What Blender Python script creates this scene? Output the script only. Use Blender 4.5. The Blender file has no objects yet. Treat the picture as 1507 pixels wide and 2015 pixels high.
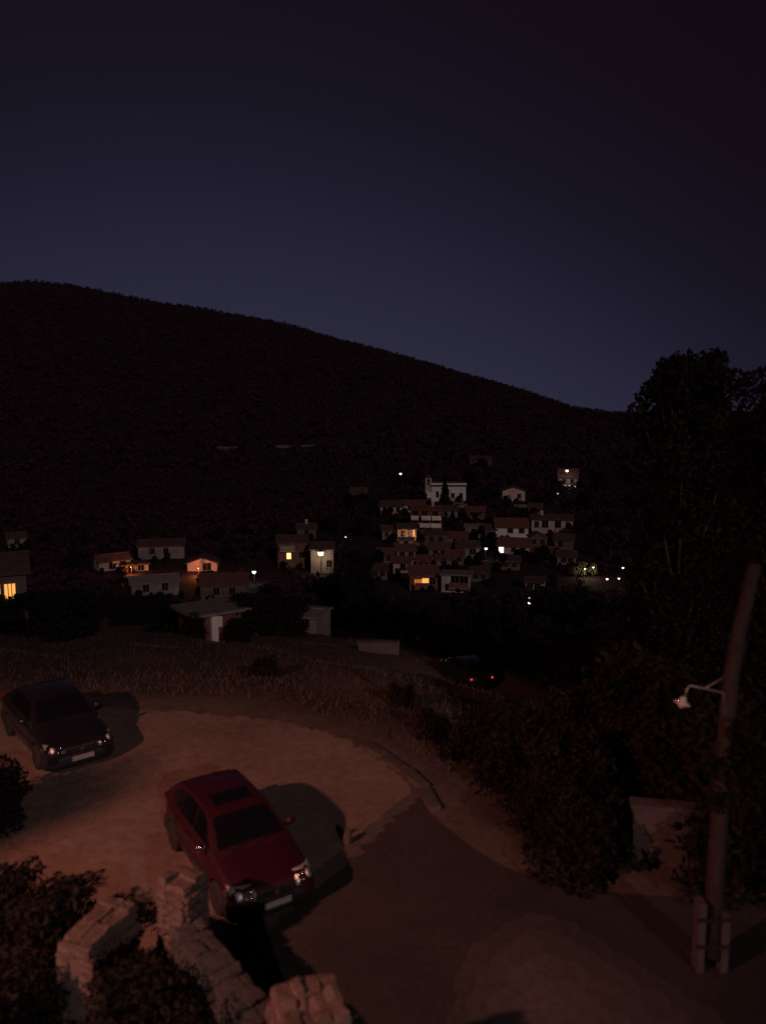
import bpy, bmesh, math, random
import numpy as np
from mathutils import Vector, Matrix
R = math.radians
S = bpy.context.scene
COL = S.collection

# ------------------------------------------------------------------ camera
CAM_Z, PITCH, FPX = 8.6, R(7.0), 1516.0
cam = bpy.data.cameras.new('camera')
cam_o = bpy.data.objects.new('camera', cam)
COL.objects.link(cam_o); S.camera = cam_o
cam_o.location = (0, 0, CAM_Z)
cam_o.rotation_euler = (R(90) - PITCH, 0, 0)
cam.sensor_fit = 'VERTICAL'; cam.sensor_height = 24.0
cam.angle = 2 * math.atan(1007.5 / FPX)
cam.clip_start = 0.1; cam.clip_end = 6000
cam.dof.use_dof = True; cam.dof.focus_distance = 160.0; cam.dof.aperture_fstop = 0.32

# ------------------------------------------------------------------ night sky: last light over the ridge
W = bpy.data.worlds.new('World'); S.world = W; W.use_nodes = True
wn, wl = W.node_tree.nodes, W.node_tree.links
tc = wn.new('ShaderNodeTexCoord'); sx = wn.new('ShaderNodeSeparateXYZ'); rp = wn.new('ShaderNodeValToRGB')
wl.new(tc.outputs['Generated'], sx.inputs[0]); wl.new(rp.outputs['Color'], wn['Background'].inputs['Color'])
hv = wn.new('ShaderNodeCombineXYZ'); wl.new(sx.outputs['X'], hv.inputs['X']); wl.new(sx.outputs['Y'], hv.inputs['Y'])
nv = wn.new('ShaderNodeVectorMath'); nv.operation = 'NORMALIZE'; wl.new(hv.outputs[0], nv.inputs[0])
dt = wn.new('ShaderNodeVectorMath'); dt.operation = 'DOT_PRODUCT'; wl.new(nv.outputs[0], dt.inputs[0])
dt.inputs[1].default_value = (math.sin(R(-12)), math.cos(R(-12)), 0)          # azimuth of the set sun
m1 = wn.new('ShaderNodeMath'); m1.operation = 'MULTIPLY_ADD'; m1.inputs[1].default_value = -1.2; m1.inputs[2].default_value = 1.2; wl.new(dt.outputs['Value'], m1.inputs[0])
m2 = wn.new('ShaderNodeMath'); m2.operation = 'ADD'; wl.new(sx.outputs['Z'], m2.inputs[0]); wl.new(m1.outputs[0], m2.inputs[1]); wl.new(m2.outputs[0], rp.inputs['Fac'])
def lin(c): return tuple(((v/255)/12.92 if v <= 10 else ((v/255+.055)/1.055)**2.4) for v in c)
cr = rp.color_ramp; cr.interpolation = 'B_SPLINE'
skyc = [(0.0, (49, 47, 65)), (0.1, (44, 42, 61)), (0.18, (39, 38, 56)), (0.26, (32, 30, 47)), (0.36, (24, 21, 35)), (0.5, (20, 13, 23)), (0.68, (20, 9, 18)), (1.0, (15, 7, 15))]
while len(cr.elements) < len(skyc): cr.elements.new(0.5)
for e, (p, c) in zip(cr.elements, skyc): e.position = p; e.color = (*lin(c), 1)
wn['Background'].inputs['Strength'].default_value = 1.0

# ------------------------------------------------------------------ moonlight from behind the camera
sun = bpy.data.lights.new('moonlight', 'SUN'); sun.energy = 0.38; sun.angle = R(0.6); sun.color = (1.0, 0.76, 0.76)
sun_o = bpy.data.objects.new('moonlight', sun); COL.objects.link(sun_o)
sun_o.rotation_euler = Vector((-0.38, 1.0, -0.42)).to_track_quat('-Z', 'Y').to_euler()

S.view_settings.view_transform = 'Standard'; S.view_settings.look = 'None'
S.view_settings.exposure = 0.0; S.view_settings.gamma = 1.0
S.cycles.use_denoising = False
S.cycles.max_bounces = 5; S.cycles.sample_clamp_indirect = 3.0

# ------------------------------------------------------------------ helpers
def ray(px, py):
    a, b = (px - 753.5) / FPX, (py - 1007.5) / FPX
    return Vector((a, math.cos(PITCH) - b * math.sin(PITCH), -math.sin(PITCH) - b * math.cos(PITCH)))
def at(px, py, d): return Vector((0, 0, CAM_Z)) + ray(px, py) * d

def props(o, label=None, cat=None, group=None, kind=None):
    if label: o['label'] = label
    if cat: o['category'] = cat
    if group: o['group'] = group
    if kind: o['kind'] = kind
    return o
def empty(name, loc, rz=0, label=None, cat=None, group=None):
    o = bpy.data.objects.new(name, None); COL.objects.link(o)
    o.location = loc; o.rotation_euler = (0, 0, rz); o.empty_display_size = .2
    return props(o, label, cat, group)
def link(name, me, mat, parent=None, smooth=False):
    o = bpy.data.objects.new(name, me); COL.objects.link(o)
    if mat is not None and not me.materials: me.materials.append(mat)
    if parent is not None: o.parent = parent
    if smooth:
        me.polygons.foreach_set('use_smooth', [True] * len(me.polygons))
    return o
class MB:
    def __init__(s): s.v, s.f = [], []
    def add(s, vs, fs):
        n = len(s.v); s.v += [tuple(v) for v in vs]; s.f += [tuple(i + n for i in f) for f in fs]; return s
    def box(s, x0, x1, y0, y1, z0, z1):
        return s.add([(x0,y0,z0),(x1,y0,z0),(x1,y1,z0),(x0,y1,z0),(x0,y0,z1),(x1,y0,z1),(x1,y1,z1),(x0,y1,z1)],
                     [(0,3,2,1),(4,5,6,7),(0,1,5,4),(1,2,6,5),(2,3,7,6),(3,0,4,7)])
    def tube(s, pts, rad, n=8, cap=True):
        pts = [Vector(p) for p in pts]; base = len(s.v); k = len(pts)
        if not hasattr(rad, '__len__'): rad = [rad] * k
        ref = None
        for i, p in enumerate(pts):
            t = (pts[min(i+1, k-1)] - pts[max(i-1, 0)]).normalized()
            if ref is None: ref = Vector((1,0,0)) if abs(t.x) < .9 else Vector((0,1,0))
            u = (ref - t * ref.dot(t)).normalized(); w = t.cross(u); ref = u
            for j in range(n):
                a = 2 * math.pi * j / n
                s.v.append(tuple(p + (u * math.cos(a) + w * math.sin(a)) * rad[i]))
        for i in range(k - 1):
            for j in range(n):
                j2 = (j + 1) % n
                s.f.append((base+i*n+j, base+i*n+j2, base+(i+1)*n+j2, base+(i+1)*n+j))
        if cap:
            s.f.append(tuple(base + j for j in reversed(range(n)))); s.f.append(tuple(base+(k-1)*n+j for j in range(n)))
        return s
    def lathe(s, prof, n=16, M=None):
        base = len(s.v); k = len(prof); M = M or Matrix()
        for r, z in prof:
            for j in range(n):
                a = 2 * math.pi * j / n
                s.v.append(tuple(M @ Vector((r * math.cos(a), r * math.sin(a), z))))
        for i in range(k - 1):
            for j in range(n):
                j2 = (j + 1) % n
                s.f.append((base+i*n+j, base+i*n+j2, base+(i+1)*n+j2, base+(i+1)*n+j))
        s.f.append(tuple(base + j for j in reversed(range(n)))); s.f.append(tuple(base+(k-1)*n+j for j in range(n)))
        return s
    def mesh(s, name):
        me = bpy.data.meshes.new(name); me.from_pydata(s.v, [], s.f); me.update(); return me
    def build(s, name, mat, parent=None, smooth=False): return link(name, s.mesh(name), mat, parent, smooth)

def mat(name, col, rough=.8, var=.25, scale=6.0, bump=0.0, metal=0.0, spec=None, emit=None, coat=0.0, detail=6):
    m = bpy.data.materials.new(name); m.use_nodes = True
    n, l = m.node_tree.nodes, m.node_tree.links
    b = n['Principled BSDF']
    b.inputs['Roughness'].default_value = rough; b.inputs['Metallic'].default_value = metal
    if spec is not None: b.inputs['Specular IOR Level'].default_value = spec
    if coat: b.inputs['Coat Weight'].default_value = coat; b.inputs['Coat Roughness'].default_value = .06
    c = n.new('ShaderNodeTexCoord'); t = n.new('ShaderNodeTexNoise')
    t.inputs['Scale'].default_value = scale; t.inputs['Detail'].default_value = detail; t.inputs['Roughness'].default_value = .65
    l.new(c.outputs['Object'], t.inputs['Vector'])
    r = n.new('ShaderNodeValToRGB'); l.new(t.outputs['Fac'], r.inputs['Fac'])
    r.color_ramp.elements[0].position = .3; r.color_ramp.elements[1].position = .72
    r.color_ramp.elements[0].color = (*[max(0, v * (1 - var)) for v in col], 1)
    r.color_ramp.elements[1].color = (*[min(1, v * (1 + var)) for v in col], 1)
    l.new(r.outputs['Color'], b.inputs['Base Color'])
    if bump:
        bp = n.new('ShaderNodeBump'); bp.inputs['Strength'].default_value = bump; bp.inputs['Distance'].default_value = .02
        t2 = n.new('ShaderNodeTexNoise'); t2.inputs['Scale'].default_value = scale * 7; t2.inputs['Detail'].default_value = 5
        l.new(c.outputs['Object'], t2.inputs['Vector']); l.new(t2.outputs['Fac'], bp.inputs['Height']); l.new(bp.outputs['Normal'], b.inputs['Normal'])
    if emit:
        b.inputs['Emission Color'].default_value = (*emit[0], 1); b.inputs['Emission Strength'].default_value = emit[1]
    return m
def ground_mat(name, c1, c2, s1, s2, c3=None, bump=.3):
    m = bpy.data.materials.new(name); m.use_nodes = True
    n, l = m.node_tree.nodes, m.node_tree.links; b = n['Principled BSDF']; b.inputs['Roughness'].default_value = .92; b.inputs['Specular IOR Level'].default_value = .2
    c = n.new('ShaderNodeTexCoord')
    t1 = n.new('ShaderNodeTexNoise'); t1.inputs['Scale'].default_value = s1; t1.inputs['Detail'].default_value = 8; t1.inputs['Roughness'].default_value = .6
    t2 = n.new('ShaderNodeTexNoise'); t2.inputs['Scale'].default_value = s2; t2.inputs['Detail'].default_value = 8; t2.inputs['Roughness'].default_value = .75
    for t in (t1, t2): l.new(c.outputs['Object'], t.inputs['Vector'])
    r = n.new('ShaderNodeValToRGB'); r.color_ramp.elements[0].position = .33; r.color_ramp.elements[1].position = .66
    r.color_ramp.elements[0].color = (*c1, 1); r.color_ramp.elements[1].color = (*c2, 1)
    l.new(t1.outputs['Fac'], r.inputs['Fac'])
    mx = n.new('ShaderNodeMix'); mx.data_type = 'RGBA'; mx.blend_type = 'MULTIPLY'; mx.inputs[0].default_value = .8
    r2 = n.new('ShaderNodeValToRGB'); r2.color_ramp.elements[0].position = .3; r2.color_ramp.elements[1].position = .65
    r2.color_ramp.elements[0].color = (.55, .52, .5, 1); r2.color_ramp.elements[1].color = (1.1, 1.1, 1.1, 1)
    l.new(t2.outputs['Fac'], r2.inputs['Fac']); l.new(r.outputs['Color'], mx.inputs[6]); l.new(r2.outputs['Color'], mx.inputs[7])
    l.new(mx.outputs[2], b.inputs['Base Color'])
    bp = n.new('ShaderNodeBump'); bp.inputs['Strength'].default_value = bump; bp.inputs['Distance'].default_value = .03
    l.new(t2.outputs['Fac'], bp.inputs['Height']); l.new(bp.outputs['Normal'], b.inputs['Normal'])
    return m
def leaf_mat(name, col):
    m = mat(name, col, .75, .45, 1.3, spec=.15)
    n, l = m.node_tree.nodes, m.node_tree.links
    oi = n.new('ShaderNodeObjectInfo'); mx = n.new('ShaderNodeMix'); mx.data_type = 'RGBA'; mx.blend_type = 'MULTIPLY'; mx.inputs[0].default_value = .5
    rr = n.new('ShaderNodeValToRGB'); rr.color_ramp.elements[0].color = (.6, .55, .5, 1); rr.color_ramp.elements[1].color = (1.2, 1.15, 1, 1)
    l.new(oi.outputs['Random'], rr.inputs['Fac'])
    b = n['Principled BSDF']; src = b.inputs['Base Color'].links[0].from_socket
    l.new(src, mx.inputs[6]); l.new(rr.outputs['Color'], mx.inputs[7]); l.new(mx.outputs[2], b.inputs['Base Color'])
    return m
def glow(name, col, st):
    m = bpy.data.materials.new(name); m.use_nodes = True
    n = m.node_tree.nodes; b = n['Principled BSDF']; b.inputs['Base Color'].default_value = (*[min(.8, c) for c in col], 1)
    b.inputs['Emission Color'].default_value = (*col, 1); b.inputs['Emission Strength'].default_value = st
    m.cycles.emission_sampling = 'NONE'      # the lamps' own point lights do the lighting
    return m

M = dict(
    earth=ground_mat('dry_earth', (.10, .069, .053), (.17, .12, .092), .25, 2.2),
    slope=ground_mat('wooded_slope', (.03, .015, .02), (.052, .026, .034), .05, .5),
    verge=ground_mat('gravel_verge', (.10, .072, .056), (.15, .11, .088), .5, 4),
    yard=ground_mat('worn_yard_surface', (.20, .145, .115), (.28, .205, .165), .35, 3.5),
    asphalt=ground_mat('old_asphalt', (.045, .037, .036), (.068, .055, .052), .5, 9),
    **{'dust%d' % i: ground_mat('lane_pool_dust_%d' % i, tuple(c*f for c in (.052,.043,.041)), tuple(c*f for c in (.076,.062,.058)), .5, 7) for i, f in enumerate((1.22, 1.5, 1.85, 2.2))},  # tones of the painted lamp pool; one also serves the dust strip
    apron=ground_mat('cast_concrete', (.060, .049, .046), (.086, .069, .064), .6, 5),
    soil=ground_mat('garden_soil', (.030, .022, .018), (.055, .04, .03), .8, 6),
    hill=mat('dry_scrub', (.046, .021, .03), .9, .12, .02, spec=.05),
    kerb=mat('kerb_concrete', (.30, .25, .22), .9, .25, 5, .3),
    kerbd=mat('mossy_kerb', (.095, .07, .058), .95, .45, 2.5, .4),
    stone=mat('limestone', (.27, .19, .15), .9, .4, 4, .6),
    stone3=mat('shaded_stone', (.07, .066, .066), .95, .4, 4, .6),  # dark grey that puts the wall's shade into its colour
    stone4=mat('dark_limestone', (.15, .105, .085), .95, .45, 3, .6),
    stone2=mat('brown_limestone', (.21, .14, .11), .9, .4, 5, .6),
    mortar=mat('lime_mortar', (.14, .105, .085), .95, .3, 8, .5),
    wood=mat('weathered_wood', (.042, .025, .024), .85, .35, 3, .4),
    conc=mat('rough_concrete', (.085, .062, .06), .9, .25, 4, .4),
    steel=mat('galvanised_steel', (.42, .38, .38), .45, .15, 10, metal=.7),
    enamel=mat('white_enamel', (.75, .66, .56), .3, .1, 8, coat=.4),
    bulbg=mat('clear_bulb', (.8, .74, .62), .12, .05, 8, coat=1),
    red=mat('red_car_paint', (.033, .0025, .0085), .5, .12, 3, coat=.35),
    black=mat('black_car_paint', (.012, .011, .014), .3, .15, 3, coat=.5),
    glass=mat('dark_glass', (.006, .006, .008), .08, .1, 3),
    plastic=mat('black_plastic', (.018, .016, .017), .6, .2, 12),
    rubber=mat('tyre_rubber', (.02, .018, .018), .85, .2, 12),
    rim=mat('wheel_alloy', (.4, .38, .38), .35, .1, 8, metal=.8),
    chrome=mat('chrome', (.8, .78, .74), .14, .05, 8, metal=1),
    lens=mat('headlamp_lens', (.92, .9, .85), .52, .1, 12, metal=.85),
    amber=mat('side_lamp_lens', (.10, .06, .05), .3, .1, 12),
    tail=glow('lit_tail_lamp', (1.0, .12, .10), .75),
    redlens=mat('red_lens', (.25, .012, .012), .2, .1, 12),
    plate=mat('number_plate', (.40, .35, .31), .5, .12, 14),
    bark=mat('bark', (.07, .05, .042), .95, .4, 3, .5),
    leafA=leaf_mat('leaf_dark', (.018, .014, .011)),
    leafB=leaf_mat('leaf_olive', (.018, .0135, .011)),
    leafL=leaf_mat('leaf_lamplit', (.15, .145, .085)),  # leaf colour made paler so the crowns by the lamps look lit
    leafC=leaf_mat('leaf_cypress', (.022, .026, .018)),
    grass=mat('dry_grass', (.13, .09, .06), .95, .4, .8),
    roof=mat('terracotta_roof', (.15, .058, .043), .9, .35, 1.5, .2),
    roofd=mat('old_dark_roof', (.085, .045, .04), .9, .35, 1.5, .2),
    roofg=mat('grey_slab_roof', (.21, .175, .165), .9, .25, 1.2, .2),
    white=mat('whitewash', (.74, .68, .65), .9, .2, .45),
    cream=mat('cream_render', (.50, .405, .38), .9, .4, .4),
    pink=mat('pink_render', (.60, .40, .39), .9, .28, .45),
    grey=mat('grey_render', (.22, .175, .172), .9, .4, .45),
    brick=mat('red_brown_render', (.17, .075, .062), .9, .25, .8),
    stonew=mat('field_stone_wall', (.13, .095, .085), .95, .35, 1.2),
    frame=mat('window_frame', (.2, .12, .09), .7, .2, 4),
    pane=mat('night_window', (.012, .010, .012), .15, .1, 3),
    litW=glow('lit_window_white', (1, .93, .86), 1.6),
    litY=glow('lit_window_warm', (1, .62, .22), 1.5),
    litO=glow('lit_window_orange', (1, .42, .09), 1.1),
    litR=glow('lit_room_orange', (1, .26, .05), .38),
    lampW=glow('lamp_globe_white', (1, .9, .82), 2.2),
    lampY=glow('lamp_globe_warm', (1, .8, .45), 2.5),
    lampO=glow('lamp_globe_orange', (1, .36, .08), 1.2),
    lampS=glow('lamp_globe_small', (1, .86, .78), .55),
)

# ------------------------------------------------------------------ terrain
YARD = [(-45,27),(-30,25.5),(-12,23),(-4.2,21.9),(-.9,20.4),(1.0,17.7),(1.7,15.7),(3.4,13.9),(6.5,13.4),(12,13.4),(45,16),(60,-60),(-60,-60)]
RIDGE_PX = [(-200,600),(-90,572),(0,557),(60,552),(140,560),(300,592),(390,606),(470,619),(560,636),(690,673),(790,698),(900,731),(1000,759),(1060,777),(1130,801),(1200,812),(1300,815),(1507,812),(1700,806)]
rz_az, rz_t = [], []
for p in RIDGE_PX:
    v = ray(*p); rz_az.append(math.degrees(math.atan2(v.x, v.y))); rz_t.append(v.z / math.hypot(v.x, v.y))
RR = 900.0
PADS = []
def heights(X, Y):
    X = np.asarray(X, float); Y = np.asarray(Y, float)
    r = np.hypot(X, Y); az = np.degrees(np.arctan2(X, Y))
    n = len(YARD); dmin = np.full(X.shape, 1e9); inside = np.zeros(X.shape, bool)
    for i in range(n):
        (x0, y0), (x1, y1) = YARD[i], YARD[(i+1) % n]
        dx, dy = x1-x0, y1-y0
        t = np.clip(((X-x0)*dx + (Y-y0)*dy) / (dx*dx+dy*dy), 0, 1)
        dmin = np.minimum(dmin, np.hypot(X-x0-t*dx, Y-y0-t*dy))
        cond = (y0 > Y) != (y1 > Y)
        xi = (x1-x0) * (Y-y0) / ((y1-y0) if y1 != y0 else 1e-9) + x0
        inside ^= cond & (X < xi)
    dd = np.where(inside, 0, dmin)
    sl = .25 + .058 / (1 + np.exp(-(az - 4) * .8))
    bank = -sl * (np.sqrt(dd*dd + 2.25) - 1.5)
    bump = np.clip(dd / 14, 0, 1)
    bank = bank + bump * (.35*np.sin(X*.31+1.3)*np.sin(Y*.27) + .18*np.sin(X*.9+Y*.5))
    vp = -26.4 + .049 * np.minimum(r, 300) + .5*np.sin(X*.07)*np.sin(Y*.055+1)
    k = 2.0
    h = k * np.logaddexp(bank / k, vp / k)
    h = np.where(dd <= 0, 0, np.minimum(h, 0))
    ridge = CAM_Z + RR * np.interp(az, rz_az, rz_t)
    t = np.clip((r - 300) / (RR - 300), 0, 1)
    rough = (6*np.sin(az*.55+r*.012)+4*np.sin(az*1.3-r*.02+2)) * t*(1-t)*2
    mtn = (ridge + 11.7) * (t**1.25) + rough
    h = h + np.where(r > 300, mtn, 0)
    h = h - np.clip(r - RR, 0, None) * .35
    for (px, py, rad, z) in PADS:
        w = np.clip(1.6 - np.hypot(X-px, Y-py) / rad, 0, 1)
        h = h * (1-w) + z * w
    return h
def hz(x, y): return float(heights(np.array([x]), np.array([y]))[0])
def ground_at(px, py):
    v = ray(px, py); ds = np.concatenate([np.arange(8, 40, .1), np.arange(40, 400, .5), np.arange(400, 1000, 2)])
    g = CAM_Z + v.z*ds - heights(v.x*ds, v.y*ds)
    i = np.argmax(g <= 0)
    if not (g <= 0).any(): i = len(ds) - 1
    if i > 0:
        d = ds[i-1] + (ds[i]-ds[i-1]) * g[i-1] / (g[i-1]-g[i] + 1e-9)
    else: d = ds[0]
    return float(d), Vector((v.x*d, v.y*d, hz(v.x*d, v.y*d)))

CAR3_D, CAR3_P = ground_at(915, 1338)
PADS.append((CAR3_P.x, CAR3_P.y, 4.5, CAR3_P.z))

azs = sorted(set([round(a, 2) for a in np.arange(-42, 42.01, .35)] + [round(a, 2) for a in np.arange(-180, 180, 6)]))
azs = [a for i, a in enumerate(azs) if i == 0 or a - azs[i-1] > .1]
rads = list(np.arange(1.0, 32, .4)) + list(32 * np.exp(np.linspace(0.012, math.log(1500/32), 150)))
A, B = np.meshgrid(np.radians(azs), rads)
gx, gy = (B*np.sin(A)).ravel(), (B*np.cos(A)).ravel()
gz = heights(gx, gy)
na, nr = len(azs), len(rads)
gv = [(0, 0, 0)] + list(zip(gx.tolist(), gy.tolist(), gz.tolist()))
gf = [(0, 1 + (j+1) % na, 1 + j) for j in range(na)]
for i in range(nr - 1):
    for j in range(na):
        j2 = (j+1) % na
        gf.append((1+i*na+j, 1+i*na+j2, 1+(i+1)*na+j2, 1+(i+1)*na+j))
gm = MB(); gm.v, gm.f = gv, gf
g = gm.build('ground', M['earth'], smooth=True); g.data.materials.append(M['slope'])
mi_ = np.zeros(len(gf), np.int32)
for i_, r_ in enumerate(rads[:-1]):
    if r_ > 100: mi_[na+i_*na:na+(i_+1)*na] = 1
g.data.polygons.foreach_set('material_index', mi_)
props(g, 'dark dry earth falling from the yard into the valley and up the mountain', kind='structure')

def sheet(name, pts, z, m, label):
    b = bmesh.new(); vs = [b.verts.new((x, y, z)) for x, y in pts]; f = b.faces.new(vs); f.normal_update()
    if f.normal.z < 0: f.normal_flip()
    bmesh.ops.triangulate(b, faces=b.faces[:])
    me = bpy.data.meshes.new(name); b.to_mesh(me); b.free()
    return props(link(name, me, m), label, kind='structure')
def smooth_line(pts, n=6):
    out = []
    for i in range(len(pts)-1):
        p0, p1, p2, p3 = (Vector((*pts[max(0, min(len(pts)-1, i+k))], 0)) for k in (-1, 0, 1, 2))
        for t in np.linspace(0, 1, n, endpoint=False):
            v = .5*((2*p1)+(p2-p0)*t+(2*p0-5*p1+4*p2-p3)*t*t+(3*p1-p0-3*p2+p3)*t**3); out.append((v.x, v.y))
    return out + [tuple(pts[-1])]
rs0 = random.Random(12)
edge = smooth_line([(-30,25.1),(-12,22.6),(-4.2,21.4),(-1.2,19.9),(.55,17.5),(1.2,15.6),(2.9,13.5),(6.3,12.9),(12,12.9),(30,14)])
SEAM = smooth_line([(.62,17.3),(.60,16.8),(.2,16.2),(-.35,15.3),(-.95,14.3),(-1.9,12.7),(-2.5,11.6),(-2.5,10.4),(-1.2,8.2),(-.3,1)], 9)
rs_ = random.Random(2); SEAM = [SEAM[0]] + [(x+rs_.uniform(-.05,.05), y+rs_.uniform(-.05,.05)) for x, y in SEAM[1:-1]] + [SEAM[-1]]
sheet('yard', [(x+rs0.uniform(-.12,.12), y+rs0.uniform(-.14,.14)) for x, y in smooth_line([p for p in edge if p[0] < .62], 4)[:-1]] + SEAM + [(-30,1)], .006, M['yard'], 'worn pale parking yard lit orange by the street lamp')
sheet('road', SEAM + [(30,1),(30,13.9)] + [(x, y) for x, y in reversed(edge) if .62 < x < 30], .006, M['asphalt'], 'dark asphalt lane passing in front of the yard')
def ragged(pts, j, n=10): return [(x+rs_.uniform(-j, j), y+rs_.uniform(-j, j)) for x, y in smooth_line(pts, n)]
for i_, (cx_, k_) in enumerate(((2.9, 1.0), (2.85, .86), (2.8, .70), (2.75, .54))):  # nested paler sheets: pool of lamp light painted onto the lane
    sheet('light_pool', ragged([(cx_+(x-2.8)*k_, 9.0+(y-9.0)*k_) for x, y in ((.7,9.0),(1.2,11.3),(2.6,12.5),(4.0,11.2),(5.0,9.3),(5.0,5.5),(.9,5.5))], .09), .010+.003*i_, M['dust%d' % i_], ['faint outer rim of the light pool painted on the lane', 'light pool painted on the lane at the lower right', 'paler middle of the light pool painted on the lane', 'palest core of the light pool painted on the lane'][i_])
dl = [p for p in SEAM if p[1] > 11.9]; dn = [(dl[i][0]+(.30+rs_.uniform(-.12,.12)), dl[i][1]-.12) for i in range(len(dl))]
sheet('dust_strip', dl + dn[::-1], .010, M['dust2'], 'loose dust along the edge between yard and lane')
sheet('garden_bed', [(-20,12.6),(-9,13.2),(-6.9,13.0),(-5.0,12.0),(-3.6,11.4),(-2.9,10.7),(-1.1,8.5),(-.6,6),(-.6,2),(-20,2)], .012, M['soil'], 'dark garden soil behind the stone walls')

vg = MB(); rs2 = random.Random(6); ve = smooth_line([(x, y) for x, y in edge[::3]] , 5); ve = [p for p in ve if -14 < p[0] < 8]
for i in range(len(ve)):
    t_ = Vector((ve[min(i+1, len(ve)-1)][0]-ve[max(i-1, 0)][0], ve[min(i+1, len(ve)-1)][1]-ve[max(i-1, 0)][1], 0)).normalized(); n_ = Vector((-t_.y, t_.x, 0)); c = Vector((*ve[i], 0))
    for off in (-.35, .1, .5, .9, 1.3 + rs2.uniform(-.35, .5)):
        q = c + n_*off; vg.v.append((q.x, q.y, max(hz(q.x, q.y), -9) + (.003 if off < .2 else .03)))
for i in range(len(ve)-1):
    for j in range(4): vg.f.append((i*5+j, i*5+5+j, i*5+6+j, i*5+1+j))
props(vg.build('verge', M['verge'], None, True), 'strip of loose gravel between the yard and the dark bank', kind='structure')
# kerb stones along the outer edge of the yard
kerb = props(empty('kerb', (0, 0, 0)), 'pale kerb of single stones along the outer edge of the yard', kind='structure')
km = MB().box(-.46, .46, -.13, .13, -.1, .13).mesh('kerb_stone'); km.materials.append(M['kerbd'])
rnd = random.Random(4)
for i in range(len(edge)-1):
    pass
arc = [Vector((x, y, 0)) for x, y in edge]; dist = 0; nxt = 0
for i in range(len(arc)-1):
    seg = (arc[i+1]-arc[i]); L = seg.length
    while nxt < dist + L:
        p = arc[i] + seg * ((nxt-dist)/L)
        if -.6 < p.x < .95:
            o = link('kerb_stone', km, None, kerb); n_ = Vector((-seg.y, seg.x, 0)).normalized()
            o.location = p + n_*.15 + Vector((0, 0, rnd.uniform(-.02, .01))); o.rotation_euler = (0, rnd.uniform(-.02, .02), math.atan2(seg.y, seg.x) + rnd.uniform(-.03, .03))
        nxt += .96
    dist += L
# ------------------------------------------------------------------ lit street lamp that lights the yard (left of the frame)
sl = empty('street_lamp', (-14.3, -.8, 0), 0, 'lit orange street lamp on a tall steel mast beside the garden', 'street lamp')
MB().tube([(0,0,0),(0,0,11.3),(.08,.03,11.9),(.35,.18,12.15),(.72,.36,12.18)], [.10,.08,.06,.04,.03], 10).build('pole', M['steel'], sl, True)
Ml = Matrix.Translation((.8,.4,11.9)) @ Matrix.Rotation(R(-18), 4, 'X')
MB().lathe([(.05,.30),(.09,.24),(.2,.16),(.30,.08),(.31,.06),(.29,.06),(.18,.14),(.05,.2)], 20, Ml).build('lamp_shade', M['enamel'], sl, True)
MB().lathe([(.02,-.03),(.07,-.0),(.1,.04),(.08,.1),(.03,.15)], 14, Ml).build('bulb', glow('sodium_bulb', (1, .4, .12), 12), sl, True)
pl = bpy.data.lights.new('sodium_light', 'SPOT'); pl.energy = 11000; pl.color = (1.0, .37, .28); pl.shadow_soft_size = .25
pl.spot_size = R(72); pl.spot_blend = 1.0
plo = bpy.data.objects.new('sodium_light', pl); COL.objects.link(plo); plo.parent = sl; plo.location = (.8, .4, 11.76)
plo.rotation_euler = (Vector((-1.2, 20.3, 0)) - Vector((-13.5, -.4, 11.76))).to_track_quat('-Z', 'Y').to_euler()

# ------------------------------------------------------------------ stone walls
def stone_meshes(seed):
    out = []
    r = random.Random(seed)
    for k in range(7):
        b = bmesh.new(); bmesh.ops.create_cube(b, size=1)
        bmesh.ops.subdivide_edges(b, edges=b.edges[:], cuts=1, use_grid_fill=True)
        for v in b.verts:
            c = v.co.copy(); s = max(abs(c.x), abs(c.y), abs(c.z)); q = c.normalized() * .5
            nz = sum(1 for t in c if abs(t) > .4)
            f = {1: .03, 2: .12, 3: .2}[nz]
            v.co = c.lerp(q, f) + Vector((r.uniform(-.09,.09), r.uniform(-.09,.09), r.uniform(-.09,.09)))
        me = bpy.data.meshes.new('stone'); b.to_mesh(me); b.free()
        me.materials.append(M['stone'] if k % 2 else M['stone2'])
        out.append(me)
    return out
STONES = stone_meshes(3)
DARKER = []  # darker limestone copies for the post and the short wall
for me_ in STONES:
    c_ = me_.copy(); c_.materials.clear(); c_.materials.append(M['stone4']); DARKER.append(c_)
SHADED = []  # stone copies with shade painted in, for the wall to the pillar
for me_ in STONES:
    c_ = me_.copy(); c_.materials.clear(); c_.materials.append(M['stone3']); SHADED.append(c_)
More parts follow.
